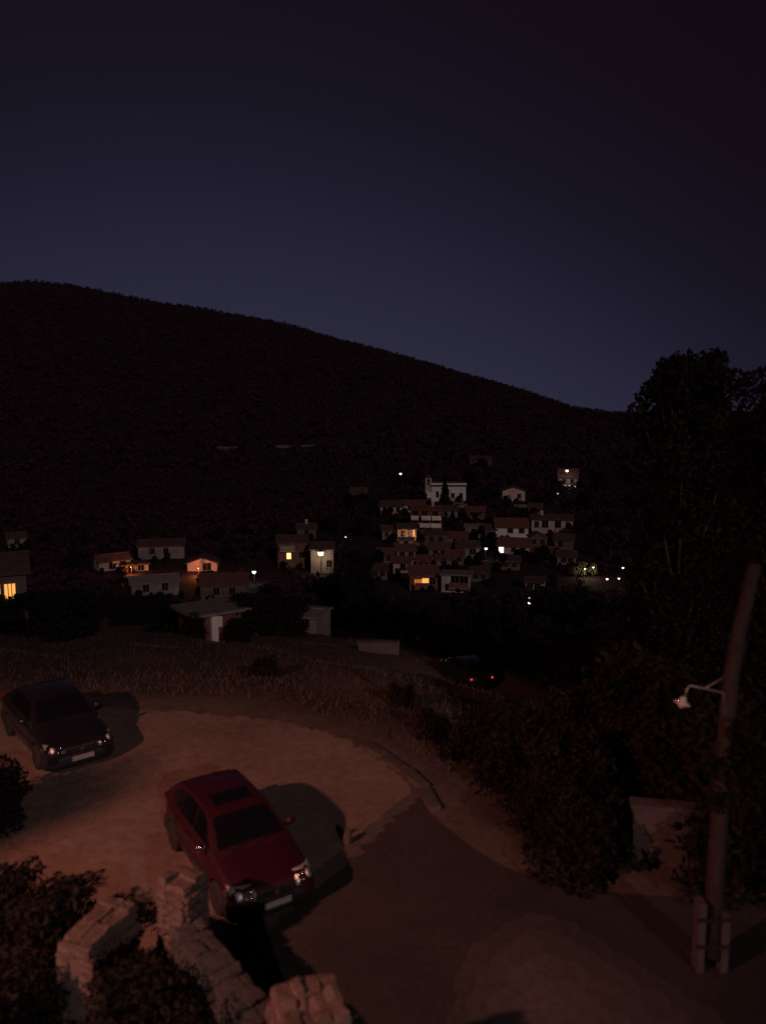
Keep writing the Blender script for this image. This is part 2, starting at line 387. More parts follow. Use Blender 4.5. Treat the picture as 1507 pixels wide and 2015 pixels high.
def stone_wall(name, loc, rz, L, T, H, label, cat, seed, faces, top_h=.16, sz=1.0, kind=STONES):
    """block of masonry: local x along L, y across T; faces: letters of the sides that carry stones"""
    r = random.Random(seed); e = empty(name, loc, rz, label, cat)
    MB().box(-L/2+.04, L/2-.04, -T/2+.04, T/2-.04, -.05, H-.05).build('mortar_core', M['mortar'], e)
    def put(p, s, rot):
        o = link('stone', r.choice(kind), None, e); o.location = p; o.scale = s; o.rotation_euler = rot
    # top course
    x = -L/2
    while x < L/2 - .05:
        w = min(r.uniform(.14, .42)*sz, L/2-x); y = -T/2
        if L/2 - x - w < .1: w = L/2 - x
        while y < T/2 - .04:
            t = min(r.uniform(.18, .38)*sz, T/2-y)
            if T/2 - y - t < .1: t = T/2 - y
            put((x+w/2, y+t/2, H-top_h/2+r.uniform(-.025,.03)), (w*1.0, t*1.0, top_h*r.uniform(1,1.35)), (r.uniform(-.08,.08), r.uniform(-.08,.08), r.uniform(-.12,.12)))
            y += t
        x += w
    for fc in faces:
        span = L if fc in 'fb' else T
        z = 0
        while z < H - top_h - .03:
            h = min(r.uniform(.10, .26)*sz, H-top_h-z)
            u = -span/2
            while u < span/2 - .05:
                w = min(r.uniform(.13, .45)*sz, span/2-u)
                if span/2 - u - w < .1: w = span/2 - u
                out = r.uniform(-.02, .03); c = u + w/2
                p = {'f': (c, -T/2+.06-out, z+h/2), 'b': (c, T/2-.06+out, z+h/2), 'l': (-L/2+.06-out, c, z+h/2), 'r': (L/2-.06+out, c, z+h/2)}[fc]
                s = (w*.98, .2, h*.98) if fc in 'fb' else (.2, w*.98, h*.98)
                put(p, s, (r.uniform(-.05,.05), r.uniform(-.05,.05), r.uniform(-.05,.05)))
                u += w
            z += h
    return e
stone_wall('stone_pillar', (-.84, 8.05, 0), R(20), .74, .70, 2.0, 'square rough stone gate pillar lit orange at the bottom of the picture', 'pillar', 11, 'flb', .2, .8)
pa, pb = Vector((-2.95, 10.75, 0)), Vector((-1.2, 8.45, 0))
dv = pb-pa
stone_wall('stone_wall', (pa+pb)/2, math.atan2(dv.y, dv.x), dv.length, .46, 1.05, 'stone garden wall coloured dark as if shaded, running from the corner post to the gate pillar', 'wall', 12, 'fb', .16, 1.0, SHADED)
stone_wall('stone_post', (-3.08, 11.05, 0), R(-28), .52, .5, 1.62, 'rough stone corner post in front of the red car', 'post', 13, 'flrb', .16, .8, DARKER)
pa, pb = Vector((-3.98, 10.9, 0)), Vector((-4.3, 9.85, 0)); dv = pb-pa
stone_wall('stone_wall', (pa+pb)/2, math.atan2(dv.y, dv.x), dv.length, .52, 1.32, 'short lit stone garden wall left of the corner post', 'wall', 14, 'fbl', .16, 1.0, DARKER)
o = MB(); rs = random.Random(8)
for zz, w in ((0,.1),(.15,.095),(.28,.085),(.33,.05)): pass
MB().lathe([(.10,-.05),(.092,.1),(.08,.22),(.06,.28),(.03,.3)], 9, Matrix.Translation((0,0,0))).build('boundary_stone', M['kerbd'], None, True)
bs = bpy.data.objects['boundary_stone']; _, bp_ = ground_at(683, 1660); bs.location = bp_; bs.rotation_euler = (0, .08, 0)
props(bs, 'small pale marker stone at the yard edge beside the red car shadow', 'marker stone')
# low rendered parapet at the lane edge behind the pole
pw = empty('parapet_wall', (5.45, 14.0, 0), R(-10), 'low pale rendered parapet behind the leaning pole', 'wall')
MB().box(-.62, .9, -.12, .12, -.3, 1.15).build('wall_body', M['conc'], pw); MB().box(-.68, .96, -.17, .17, 1.152, 1.24).build('coping', M['conc'], pw)

# ------------------------------------------------------------------ cars
def evaluated(me, mods):
    o = bpy.data.objects.new('tmp', me); COL.objects.link(o)
    extra = []
    for kind, kw in mods:
        m = o.modifiers.new(kind, kind)
        for k, v in kw.items(): setattr(m, k, v)
    dg = bpy.context.evaluated_depsgraph_get(); dg.update()
    out = bpy.data.meshes.new_from_object(o.evaluated_get(dg))
    bpy.data.objects.remove(o); return out
def interp_rows(rows, n):
    a = np.array(rows); s = np.linspace(0, len(rows)-1, n); out = []
    for t in s:
        i = int(min(t, len(rows)-2)); u = t-i
        p0, p1, p2, p3 = a[max(i-1,0)], a[i], a[i+1], a[min(i+2,len(rows)-1)]
        out.append(.5*((2*p1)+(p2-p0)*u+(2*p0-5*p1+4*p2-p3)*u*u+(3*p1-p0-3*p2+p3)*u**3))
    return out
def car(name, loc, rz, paint, label, spec, tail_lit=False, sunroof=False):
    e = empty(name, loc, rz, label, 'car')
    rows = interp_rows(spec['rows'], 44)      # x, half width, z bottom, z top
    m = MB(); ring = None
    for x, w, zb, zt in rows:
        h = zt - zb
        half = [(.0, zb), (w*.80, zb), (w*.95, zb+.07), (w*.995, zb+h*.35), (w, zb+h*.55), (w*.975, zb+h*.78), (w*.93, zt-.045), (w*.84, zt-.008), (w*.45, zt+.018), (0, zt+.024)]
        sec = [(x, y, z) for y, z in half] + [(x, -y, z) for y, z in half[-2:0:-1]]
        base = len(m.v); m.v += sec; k = len(sec)
        if ring is not None:
            for j in range(k): m.f.append((ring+j, ring+(j+1) % k, base+(j+1) % k, base+j))
        ring = base
    m.f.append(tuple(range(k))); m.f.append(tuple(ring+j for j in reversed(range(k))))
    me = m.mesh('car_body')
    b = bmesh.new(); b.from_mesh(me); bmesh.ops.recalc_face_normals(b, faces=b.faces[:]); b.to_mesh(me); b.free()
    me.polygons.foreach_set('use_smooth', [True]*len(me.polygons))
    cut = MB()
    for ax in spec['axles']:
        for s in (-1, 1):
            c = MB().lathe([(.355, 0), (.355, .5)], 28, Matrix.Translation((ax, s*.55 if s > 0 else -1.05, .31)) @ Matrix.Rotation(R(-90), 4, 'X'))
            cut.add(c.v, c.f)
    co = cut.build('tmp_cut', None)
    bb = bmesh.new(); bb.from_mesh(co.data); bmesh.ops.recalc_face_normals(bb, faces=bb.faces[:]); bb.to_mesh(co.data); bb.free()
    me2 = evaluated(me, [('BOOLEAN', dict(operation='DIFFERENCE', object=co, solver='EXACT'))])
    bpy.data.objects.remove(co)
    me2.materials.clear()
    body = link('body', me2, M[paint], e)
    # cabin
    pr = interp_rows(spec['cabin'], 30); WB, ZB, DW, TOP = spec['wb'], spec['zb'], .21, spec['top']
    def hw(z): return WB - (z-ZB)/(TOP-ZB)*DW
    m = MB(); n = len(pr)
    for x, z in pr:
        w = hw(z); m.v += [(x, w, z), (x, w*.5, z+.02), (x, -w*.5, z+.02), (x, -w, z), (x, -WB-.005, ZB-.06), (x, WB+.005, ZB-.06)]
    for i in range(n-1):
        for j in range(6):
            a, c = i*6+j, i*6+(j+1) % 6; m.f.append((a, c, c+6, a+6))
    m.f.append(tuple(range(6))); m.f.append(tuple((n-1)*6+j for j in reversed(range(6))))
    me = m.mesh('cabin'); b = bmesh.new(); b.from_mesh(me); bmesh.ops.recalc_face_normals(b, faces=b.faces[:]); b.to_mesh(me); b.free()
    me = evaluated(me, [('BEVEL', dict(width=.06, segments=3, limit_method='ANGLE', angle_limit=R(35)))])
    me.polygons.foreach_set('use_smooth', [True]*len(me.polygons)); me.materials.clear()
    cab = link('cabin', me, M[paint], e)
    def strip(name, i0, i1, wf, matn, par, lift=.006):
        mm = MB(); js = [(-wf), -wf*.5, wf*.5, wf]
        for i in np.linspace(i0, i1, 8):
            k = int(min(i, n-2)); u = i-k; x, z = pr[k]*(1-u)+pr[k+1]*u
            dx, dz = pr[k+1]-pr[k]; nl = math.hypot(dx, dz); nx, nz = dz/nl, -dx/nl
            if nz < 0 and abs(nz) > abs(nx) : nx, nz = -nx, -nz
            if abs(nz) <= abs(nx) and nz < 0: nx, nz = -nx, -nz
            w = hw(z)
            mm.v += [(x+nx*lift, w*j, z+nz*lift+(.02 if abs(j) <= .5*wf+1e-6 else .02*(1-abs(j))*2)) for j in js]
        for i in range(7):
            for j in range(3): mm.f.append((i*4+j, i*4+j+1, i*4+j+5, i*4+j+4))
        me = mm.mesh(name); b = bmesh.new(); b.from_mesh(me); bmesh.ops.recalc_face_normals(b, faces=b.faces[:]); bmesh.ops.solidify(b, geom=b.faces[:], thickness=-.006); b.to_mesh(me); b.free()
        return link(name, me, M[matn], par)
    def near(xv): return int(np.argmin([abs(p[0]-xv) for p in pr]))
    ia = near(spec['ws'][0]); ib = near(spec['ws'][1]); ic = near(spec['rw'][0]); id_ = near(spec['rw'][1])
    strip('windscreen', ia, ib, .86, 'glass', e); strip('rear_window', ic, id_, .84, 'glass', e)
    if sunroof: strip('sunroof', near(spec['sr'][0]), near(spec['sr'][1]), .66, 'glass', e)
    for poly in spec['side']:
        for s in (-1, 1):
            o_ = [(x, s*(hw(z)+.012+(.004)), z) for x, z in poly]; i_ = [(x, s*(hw(z)-.03), z) for x, z in poly]; k = len(poly)
            mm = MB().add(o_+i_, [tuple(range(k)), tuple(range(2*k-1, k-1, -1))] + [(j, (j+1) % k, k+(j+1) % k, k+j) for j in range(k)])
            mm.build('side_window', M['glass'], e)
    F = spec['front']; RB = spec['rear']
    # bumpers hugging the ends
    def bumper(name, sgn, x_end, z0, z1):
        mm = MB(); pts = [(x_end-.37, .866), (x_end-.2, .86), (x_end-.08, .80), (x_end+.005, .68), (x_end+.045, .42), (x_end+.055, 0)]
        full = pts + [(x, -y) for x, y in pts[-2::-1]]
        for x, y in full:
            mm.v += [(sgn*(x-.05), y*.97, z0), (sgn*x, y, z0+.09), (sgn*(x+.006), y*1.004, z1-.07), (sgn*(x-.03), y*.985, z1), (sgn*(x-.3), y*.8, z1+.01), (sgn*(x-.3), y*.8, z0)]
        nf = len(full)
        for i in range(nf-1):
            for j in range(6): mm.f.append((i*6+j, i*6+(j+1) % 6, i*6+6+(j+1) % 6, i*6+6+j))
        mm.f += [tuple(range(6)), tuple((nf-1)*6+j for j in reversed(range(6)))]
        me = mm.mesh(name); b = bmesh.new(); b.from_mesh(me); bmesh.ops.recalc_face_normals(b, faces=b.faces[:]); b.to_mesh(me); b.free()
        return link(name, me, M['plastic'], e, True)
    bumper('bumper', 1, F, .15, .50); bumper('bumper', -1, RB, .2, .54)
    gr = MB().box(F-.10, F+.035, -.395, .395, .52, .64).build('grille', M['plastic'], e)
    for z in (.55, .58, .61): MB().box(F+.036, F+.046, -.38, .38, z-.006, z+.006).build('grille_bar', M['plastic'], gr)
    MB().box(F-.03, F+.045, -.395, .395, .643, .662).build('chrome_strip', M['chrome'], e)
    # emblem ring-less round badge
    MB().lathe([(.05,0),(.05,.012),(.03,.016)], 16, Matrix.Translation((F+.047, 0, .58)) @ Matrix.Rotation(R(90), 4, 'Y')).build('badge', M['chrome'], gr)
    for s in (-1, 1):
        mm = MB(); c0, c1 = .40, .80
        for y, sh in ((c0, 0), (.60, .035), (.74, .10), (c1, .19)):
            x = F - sh
            mm.v += [(x+.045, s*y, .545), (x+.04, s*y, .625), (x-.02, s*y, .705), (x-.15, s*y, .762), (x-.22, s*y, .74), (x-.2, s*y, .545)]
        for i in range(3):
            for j in range(6): mm.f.append((i*6+j, i*6+(j+1) % 6, i*6+6+(j+1) % 6, i*6+6+j))
        mm.f += [tuple(range(6)), tuple(range(23, 17, -1))]
        bm_ = mm.mesh('headlight'); b = bmesh.new(); b.from_mesh(bm_); bmesh.ops.recalc_face_normals(b, faces=b.faces[:]); b.to_mesh(bm_); b.free()
        hd = link('headlight', bm_, M['lens'], e, True)
        q_ = Vector((math.cos(R(43))*math.cos(R(31)), s*math.sin(R(43))*math.cos(R(31)), math.sin(R(31)))).to_track_quat('Z', 'X').to_matrix().to_4x4()
        MB().lathe([(.085,-.03),(.083,.0),(.065,.012),(.035,.019),(.008,.021)], 18, Matrix.Translation((F-.05, s*.70, .665)) @ q_).build('lamp_glass', M['lens'], hd, True)
        for y, sh in ((.47,.0),(.56,.02),(.65,.055),(.73,.10)):
            for dx, z, rr_ in ((.028,.60,.034),(-.035,.69,.03)):
                MB().lathe([(rr_,-.01),(rr_*.92,.014),(rr_*.6,.026),(rr_*.2,.032)], 12, Matrix.Translation((F-sh+dx, s*y, z)) @ Matrix.Rotation(R(62), 4, 'Y')).build('reflector', M['chrome'], hd, True)
        MB().box(F-.36, F-.24, min(s*.80, s*.858), max(s*.80, s*.858), .60, .68).build('indicator', M['amber'], e)
        if tail_lit: MB().box(-RB-.10, -RB-.061, min(s*.58, s*.66), max(s*.58, s*.66), .78, .86).build('tail_lamp', M['tail'], e)
        tl = MB().box(-RB-.06, -RB+.16, min(s*.52, s*.76), max(s*.52, s*.76), .70, .92).build('tail_light', M['redlens'], e)
        # mirrors
        mx = spec['ws'][0]-.25
        mi = MB().lathe([(.02,-.10),(.065,-.07),(.085,0),(.065,.07),(.02,.10)], 12, Matrix.Translation((mx, s*(WB+.13), ZB+.10)) @ Matrix.Rotation(R(90), 4, 'X') @ Matrix.Diagonal((.75,1,1,1))).build('wing_mirror', M['chrome'] if s < 0 and sunroof else M[paint], e, True)
        MB().box(mx-.03, mx+.03, min(s*(WB-.03), s*(WB+.1)), max(s*(WB-.03), s*(WB+.1)), ZB+.03, ZB+.07).build('mirror_arm', M['plastic'], mi)
        for hx in spec['handles']: MB().box(hx-.09, hx+.09, s*.862-.02, s*.862+.02, .80, .83).build('door_handle', M['plastic'], e)
        MB().box(-1.2+.36, 1.28-.36, s*.868-.012, s*.868+.012, .50, .56).build('door_moulding', M['plastic'], e)
        for ax in spec['axles']:
            T = Matrix.Translation((ax, s*.78, .31)) @ Matrix.Rotation(R(-90*s), 4, 'X')
            wh = MB().lathe([(.2,-.10),(.29,-.10),(.31,-.07),(.31,.07),(.29,.095),(.2,.095)], 26, T).build('tyre', M['rubber'], e, True)
            MB().lathe([(.2,-.06),(.2,.08),(.185,.09),(.06,.07),(.05,.085),(.01,.09)], 20, T).build('rim', M['rim'], wh, True)
    mm = MB().box(F+.09, F+.10, -.26, .26, .335, .45).build('number_plate', M['plate'], e)
    MB().box(F+.04, F+.089, -.27, .27, .33, .455).build('plate_holder', M['plastic'], mm)
    if not tail_lit: MB().box(-RB-.10, -RB-.085, -.26, .26, .62, .73).build('number_plate', M['plate'], e)
    MB().box(-RB-.086, -RB+.1, -.27, .27, .61, .74).build('plate_recess', M['plastic'], e)
    for y0 in (.05, -.45): MB().tube([(spec['cowl']+.03, y0, ZB+.02), (spec['cowl']-.10, y0+.4, ZB+.115)], .008, 5).build('wiper', M['plastic'], e)
    # bonnet shut line and door gaps as thin dark recess strips
    for s in (-1, 1):
        for dx in spec['gaps']: MB().box(dx-.004, dx+.004, s*.862-.006, s*.862+.008, .30, .90).build('door_gap', M['plastic'], e)
    return e
HATCH = dict(rows=[(2.05,.62,.30,.60),(2.02,.74,.24,.66),(1.90,.82,.20,.735),(1.45,.852,.18,.84),(1.0,.86,.18,.925),(.4,.868,.18,.95),(-.4,.868,.18,.96),(-1.1,.862,.18,.97),(-1.6,.84,.2,.975),(-1.92,.77,.25,.96),(-2.04,.60,.34,.9)],
    cabin=[(1.08,.90),(.82,1.07),(.42,1.32),(.15,1.41),(-.3,1.445),(-.8,1.44),(-1.2,1.40),(-1.5,1.31),(-1.72,1.15),(-1.93,.93)], wb=.80, zb=.94, top=1.445,
    ws=(.97,.40), rw=(-1.46,-1.84), sr=(.16,-.28), axles=(1.28,-1.24), front=2.02, rear=2.0, cowl=1.02, handles=(-.32,-1.0), gaps=(.86,-.12,-.98),
    side=[[(.66,1.0),(.33,1.30),(.12,1.365),(-.10,1.38),(-.10,1.0)],[(-.19,1.0),(-.19,1.38),(-.7,1.38),(-.9,1.365),(-.9,1.0)],[(-1.0,1.0),(-1.0,1.35),(-1.2,1.32),(-1.42,1.2),(-1.36,1.02)]])
SEDAN = dict(HATCH, rows=[(2.13,.62,.30,.63),(2.09,.76,.25,.69),(1.95,.83,.20,.755),(1.45,.85,.18,.84),(.95,.86,.18,.90),(.4,.866,.18,.93),(-.4,.868,.18,.945),(-1.2,.862,.18,.965),(-1.75,.84,.2,.965),(-2.08,.79,.25,.94),(-2.2,.62,.34,.88)],
    cabin=[(1.0,.89),(.76,1.05),(.34,1.30),(.08,1.38),(-.35,1.41),(-.8,1.40),(-1.1,1.34),(-1.4,1.16),(-1.68,.95)], zb=.93, top=1.41,
    ws=(.9,.32), rw=(-1.12,-1.58), axles=(1.32,-1.28), front=2.1, rear=2.14, cowl=.95,
    side=[[(.58,.99),(.24,1.27),(.05,1.33),(-.12,1.34),(-.12,.99)],[(-.21,.99),(-.21,1.34),(-.7,1.34),(-.92,1.31),(-1.05,.99)]], gaps=(.8,-.16,-1.05))
hd_ = Vector((1.9, -2.95, 0)).normalized(); fp = at(547, 1776, (CAM_Z-.37)/-ray(547, 1776).z) - hd_*2.1*.95
rc = car('parked_car', (fp.x, fp.y, .008), math.atan2(hd_.y, hd_.x), 'red', 'dark red hatchback with sunroof parked behind the stone post', HATCH, sunroof=True)
rc.scale = (.95, .95, .95)
hb_ = Vector((.64, -.77, 0)).normalized(); fb = at(165, 1489, (CAM_Z-.39)/-ray(165, 1489).z) - hb_*2.2
car('parked_car', (fb.x, fb.y, .008), math.atan2(hb_.y, hb_.x), 'black', 'black saloon car at the left edge with one glinting headlight', SEDAN)
c3 = CAR3_P; print('CAR3', CAR3_D)
car('parked_car', c3, R(108), 'black', 'dark car on the slope below the yard showing two red tail lights', SEDAN, tail_lit=True)

# ------------------------------------------------------------------ pole with its lamp
pb_ = at(1392, 1905, CAM_Z/-ray(1392, 1905).z); lean = at(1484, 1110, 12.0) - pb_
po = empty('utility_pole', pb_, 0, 'tall weathered wooden pole leaning at the right edge', 'pole')
MB().tube([at(1398,1880,12.1)-pb_, at(1408,1700,12.1)-pb_, at(1424,1480,12.05)-pb_, at(1438,1330,12.0)-pb_, at(1456,1230,12.0)-pb_, lean], [.14,.136,.128,.12,.11,.10], 14).build('shaft', M['wood'], po, True)
for dx in (-.17, .2): MB().box(dx-.055, dx+.055, -.12, .10, -.3, 1.15 if dx < 0 else .95).build('footing_post', M['conc'], po)
for z in (.45, .9): MB().box(-.26, .28, -.14, -.118, z-.03, z+.03).build('clamp', M['plastic'], po)
LA = at(1422, 1363, 11.95); LT = at(1356, 1349, 11.85); LH = at(1341, 1384, 11.85)
lt = empty('street_lamp', LA, 0, 'unlit lamp with white shade on a bent bracket of the wooden pole', 'street lamp')
def rel(p): return tuple(Vector(p) - LA)
MB().tube([rel(at(1424,1395,11.95)), (0,0,0), rel(at(1390,1356,11.9)), rel(LT), rel(at(1351,1356,11.85)), rel(at(1347,1372,11.85))], .017, 8).build('arm', M['steel'], lt, True)
MB().tube([rel(at(1386,1355,11.9)), rel(at(1424,1332,11.95))], .011, 6).build('brace', M['steel'], lt, True)
Mh = Matrix.Translation(LH-LA) @ Matrix.Rotation(R(14), 4, 'Y')
MB().lathe([(.02,.11),(.045,.10),(.05,.05),(.125,.01),(.13,0),(.12,0),(.05,.035)], 18, Mh).build('lamp_shade', M['enamel'], lt, True)
MB().lathe([(.02,-.075),(.045,-.055),(.055,-.02),(.04,.02)], 12, Mh).build('bulb', M['bulbg'], lt, True)
MB().box(-.03,.05,-.08,.02,-.34,-.2).build('junction_box', M['conc'], lt)

# ------------------------------------------------------------------ plants
def leaf_cloud(rnd, centers, n, size, flat=1.0, aspect=1.7):
    """n leaf quads spread through clumps [(centre, radius)]"""
    rs = np.random.RandomState(rnd.randint(0, 10**6))
    C = np.array([c for c, _ in centers], float); Rd = np.array([r for _, r in centers], float)
    pick = rs.choice(len(centers), n, p=(Rd**2)/(Rd**2).sum())
    d = rs.normal(size=(n, 3)); d /= np.linalg.norm(d, axis=1)[:, None]
    rr = (rs.rand(n)**.45)[:, None]
    P = C[pick] + d * rr * Rd[pick][:, None] * np.array([1, 1, flat])
    u = rs.normal(size=(n, 3)); u /= np.linalg.norm(u, axis=1)[:, None]
    w = np.cross(u, rs.normal(size=(n, 3))); w /= np.linalg.norm(w, axis=1)[:, None]
    s = size * (.6 + .8*rs.rand(n))[:, None]
    V = np.stack([P-u*s*aspect*.5, P+w*s*.4, P+u*s*aspect*.5, P-w*s*.4], 1).reshape(-1, 3)
    return V, np.arange(n*4).reshape(-1, 4)
def np_mesh(name, V, F, m):
    me = bpy.data.meshes.new(name); me.vertices.add(len(V)); me.vertices.foreach_set('co', V.astype(np.float32).ravel())
    k = F.shape[1]; me.loops.add(F.size); me.loops.foreach_set('vertex_index', F.astype(np.int32).ravel())
    me.polygons.add(len(F)); me.polygons.foreach_set('loop_start', np.arange(0, F.size, k, dtype=np.int32)); me.polygons.foreach_set('loop_total', np.full(len(F), k, np.int32))
    me.update(calc_edges=True); me.materials.append(m); return me
def tree_meshes(seed, H, Rc, nleaf, leaf, m, base=.25, shape='broad', nclump=26):
    r = random.Random(seed); cl = []
    for i in range(nclump):
        t = (i + r.random()) / nclump
        z = H * (base + (1-base) * t)
        if shape == 'broad': rad = Rc * math.sqrt(max(.04, 1 - (2*t-.95)**2 if t > .45 else 1 - (2*t-.95)**2 * .7))
        elif shape == 'full': rad = Rc * (.75+.25*min(1, t*2)) * (1 if t < .8 else math.sqrt(max(.05, 1-((t-.8)/.2)**2*.8)))
        elif shape == 'cypress': rad = Rc * min(1, 4*t+.3) * (1-t)**.55
        else: rad = Rc * math.sqrt(max(.1, 1-t*t*.8))
        a = i * 2.4 + r.uniform(-.5, .5); q = rad * math.sqrt(r.random()) * (.78 if shape != 'full' else .9)
        if shape == 'cypress': q *= .35
        cr_ = (Rc * (r.uniform(.26, .46) if shape != 'full' else r.uniform(.16, .38))) if shape != 'cypress' else max(.25*Rc, rad*.75)
        cl.append((Vector((q*math.cos(a), q*math.sin(a), z - cr_*.3)), cr_))
    tr = MB(); th = H * .02 + .06
    top = H * (.8 if shape != 'shrub' else .5)
    path = [Vector((r.uniform(-.03,.03)*H*k/4, r.uniform(-.03,.03)*H*k/4, top*k/4 - .3*(k == 0))) for k in range(5)]
    tr.tube(path, [th*1.4, th, th*.8, th*.55, th*.25], 8)
    for c, q in cl:
        k = min(3, max(1, int(c.z/top*3.2))); st = path[k]*.8 + path[k-1]*.2
        if c.z > st.z*.7: tr.tube([st, st.lerp(c, .5)+Vector((0,0,-.04*H)), c], [th*.35, th*.22, th*.06], 5, False)
    V, F = leaf_cloud(r, cl, nleaf, leaf, .8 if shape != 'cypress' else 1.5)
    V[:, 2] = np.maximum(V[:, 2], .05)
    return tr.mesh('trunk'), np_mesh('crown', V, F, m)
PROTO = {}
def proto(k, *a, **kw):
    t, c = tree_meshes(*a, **kw); t.materials.append(M['bark']); PROTO[k] = (t, c)
proto('big1', 21, 17.5, 3.0, 38000, .2, M['leafA'], base=.16, nclump=150, shape='full')
proto('big2', 22, 12.0, 3.0, 26000, .16, M['leafA'], base=.16, nclump=100, shape='full')
proto('slim', 51, 8.3, .95, 620, .15, M['leafA'], base=.70, nclump=14)
proto('mid1', 31, 8, 3.6, 5200, .30, M['leafA'], nclump=30)
proto('mid2', 32, 9, 3.2, 5200, .30, M['leafB'], nclump=30)
proto('mid3', 33, 6.5, 3.4, 4200, .30, M['leafA'], base=.15, nclump=26)
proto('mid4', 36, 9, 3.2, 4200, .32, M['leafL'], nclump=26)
proto('cyp', 34, 9, 1.3, 3600, .24, M['leafC'], base=.06, shape='cypress', nclump=22)
proto('shrub1', 41, 1.5, 1.1, 3600, .085, M['leafB'], base=.1, shape='shrub', nclump=18)
proto('shrub2', 42, 2.2, 1.5, 4600, .10, M['leafA'], base=.08, shape='shrub', nclump=22)
proto('shrub3', 43, 1.0, .9, 2600, .07, M['leafA'], base=.08, shape='shrub', nclump=14)
def plant(k, loc, s, rz, name, label, cat, group=None, sz=None):
    e = empty(name, loc, rz, label, cat, group); e.scale = (s, s, sz or s)
    t, c = PROTO[k]; link('trunk' if 'shrub' not in k else 'stem', t, None, e); link('crown' if 'shrub' not in k else 'foliage', c, None, e); return e
rt = random.Random(77)
# the two tall trees on the right
p = at(1348, 1000, 38); plant('big1', (p.x, p.y, hz(p.x, p.y)), 1.0, 1.0, 'broadleaf_tree', 'tall black leafy tree rising above the ridge on the right', 'tree', sz=(11.75 - hz(p.x, p.y))/17.7)
p = at(1590, 1000, 25); plant('big2', (p.x, p.y, hz(p.x, p.y)), 1.0, 2.2, 'broadleaf_tree', 'dark leafy tree cut by the right edge behind the pole', 'tree', sz=(10.4 - hz(p.x, p.y))/12.3)
plant('slim', (-11.55, 5.1, .012), 1.0, .4, 'dapple_tree', 'unseen slender tree added to dapple the lamp light on the yard', 'tree')  # out of view, added between lamp and yard to break up the light
# wood in the valley: px x, px y of the crown top, distance, proto
wood = [(35,1215,70),(95,1195,82),(150,1225,66),(205,1180,92),(255,1215,78),(310,1195,88),(345,1240,66),(530,1150,96),(560,1240,64),(660,1130,98),(705,1085,112),(740,1175,90),(690,1215,72),(795,1185,94),(850,1195,84),(905,1190,90),(955,1175,98),(1000,1195,86),(870,1240,66),(960,1245,62),(1085,1165,98),(1130,1165,88),(1180,1180,80),(1060,1215,68),(1120,1235,56),(1190,1230,50),(1230,1190,66),(780,1235,68),(620,1190,86),(480,1270,62),(505,1226,60),(60,1280,52),(130,1290,50),(-20,1260,56),(1150,1320,40),(1230,1330,34),(1075,1300,46),(1420,1150,44)]
for i, (x, y, d) in enumerate(wood):
    q = at(x, y, d); gz_ = hz(q.x, q.y); k = ['mid1', 'mid2', 'mid3'][i % 3]; h0 = {'mid1': 8.2, 'mid2': 9.2, 'mid3': 6.7}[k]
    ht = max(3.0, q.z - gz_); s = ht / h0
    plant(k, (q.x, q.y, gz_), max(s, .75), rt.uniform(0, 6.28), 'broadleaf_tree', ('black tree in the unlit wood left of the slab roofed shed' if x < 370 else 'black tree in the unlit wood around the two sheds' if x < 640 else 'black tree in the unlit wood below the village centre' if x < 1010 else 'black tree in the unlit wood towards the tall right trees'), 'tree', 'trees in the dark valley wood', sz=s)
# cypresses and trees among the houses
for x, y0, y1, lab in ((875, 942, 1003, 'dark cypress standing in front of the white church'), (1003, 925, 968, 'dark cypress above the pink gabled house')):
    d, q = ground_at(x, y1); ht = (y1-y0)/FPX*d
    plant('cyp', q, ht/9*(1.7 if x < 900 else 1), 1, 'cypress_tree', lab, 'tree', sz=ht/9)
vil = [(925,960,40),(958,985,34),(735,1010,34),(770,1045,30),(715,1050,40),(890,1030,24),(960,1040,26),(1060,995,30),(1080,985,26),(1150,1000,40),(1140,1050,34),(745,1110,36),(860,1085,22),(940,1110,30),(990,1115,32),(1020,1105,30),(1070,1100,34),(1160,1085,36),(650,1040,34),(690,1000,34),(540,1060,30),(510,1090,30),(450,1100,34),(330,1105,26),(150,1110,40),(90,1075,36),(170,1070,30),(240,1060,26),(430,1060,30),(480,1050,28),(820,950,28),(780,960,30),(960,945,24),(1180,960,40),(1200,1040,40),(610,1110,26),(1085,1150,26),(1015,990,16),(830,1105,18)]
for i, (x, yb, hp) in enumerate(vil):
    d, q = ground_at(x, yb + 6); k = ['mid3', 'mid1', 'mid2'][i % 3]; h0 = {'mid1': 8.2, 'mid2': 9.2, 'mid3': 6.7}[k]; s = hp/FPX*d/h0
    plant(k, q, s, rt.uniform(0, 6.28), 'broadleaf_tree', ('dark round tree among the scattered houses at the left' if x < 560 else 'dark round tree on the slope between left houses and village' if x < 800 else 'dark round tree among the houses of the village centre' if x < 1010 else 'dark round tree at the right end of the village'), 'tree', 'trees between the village houses')
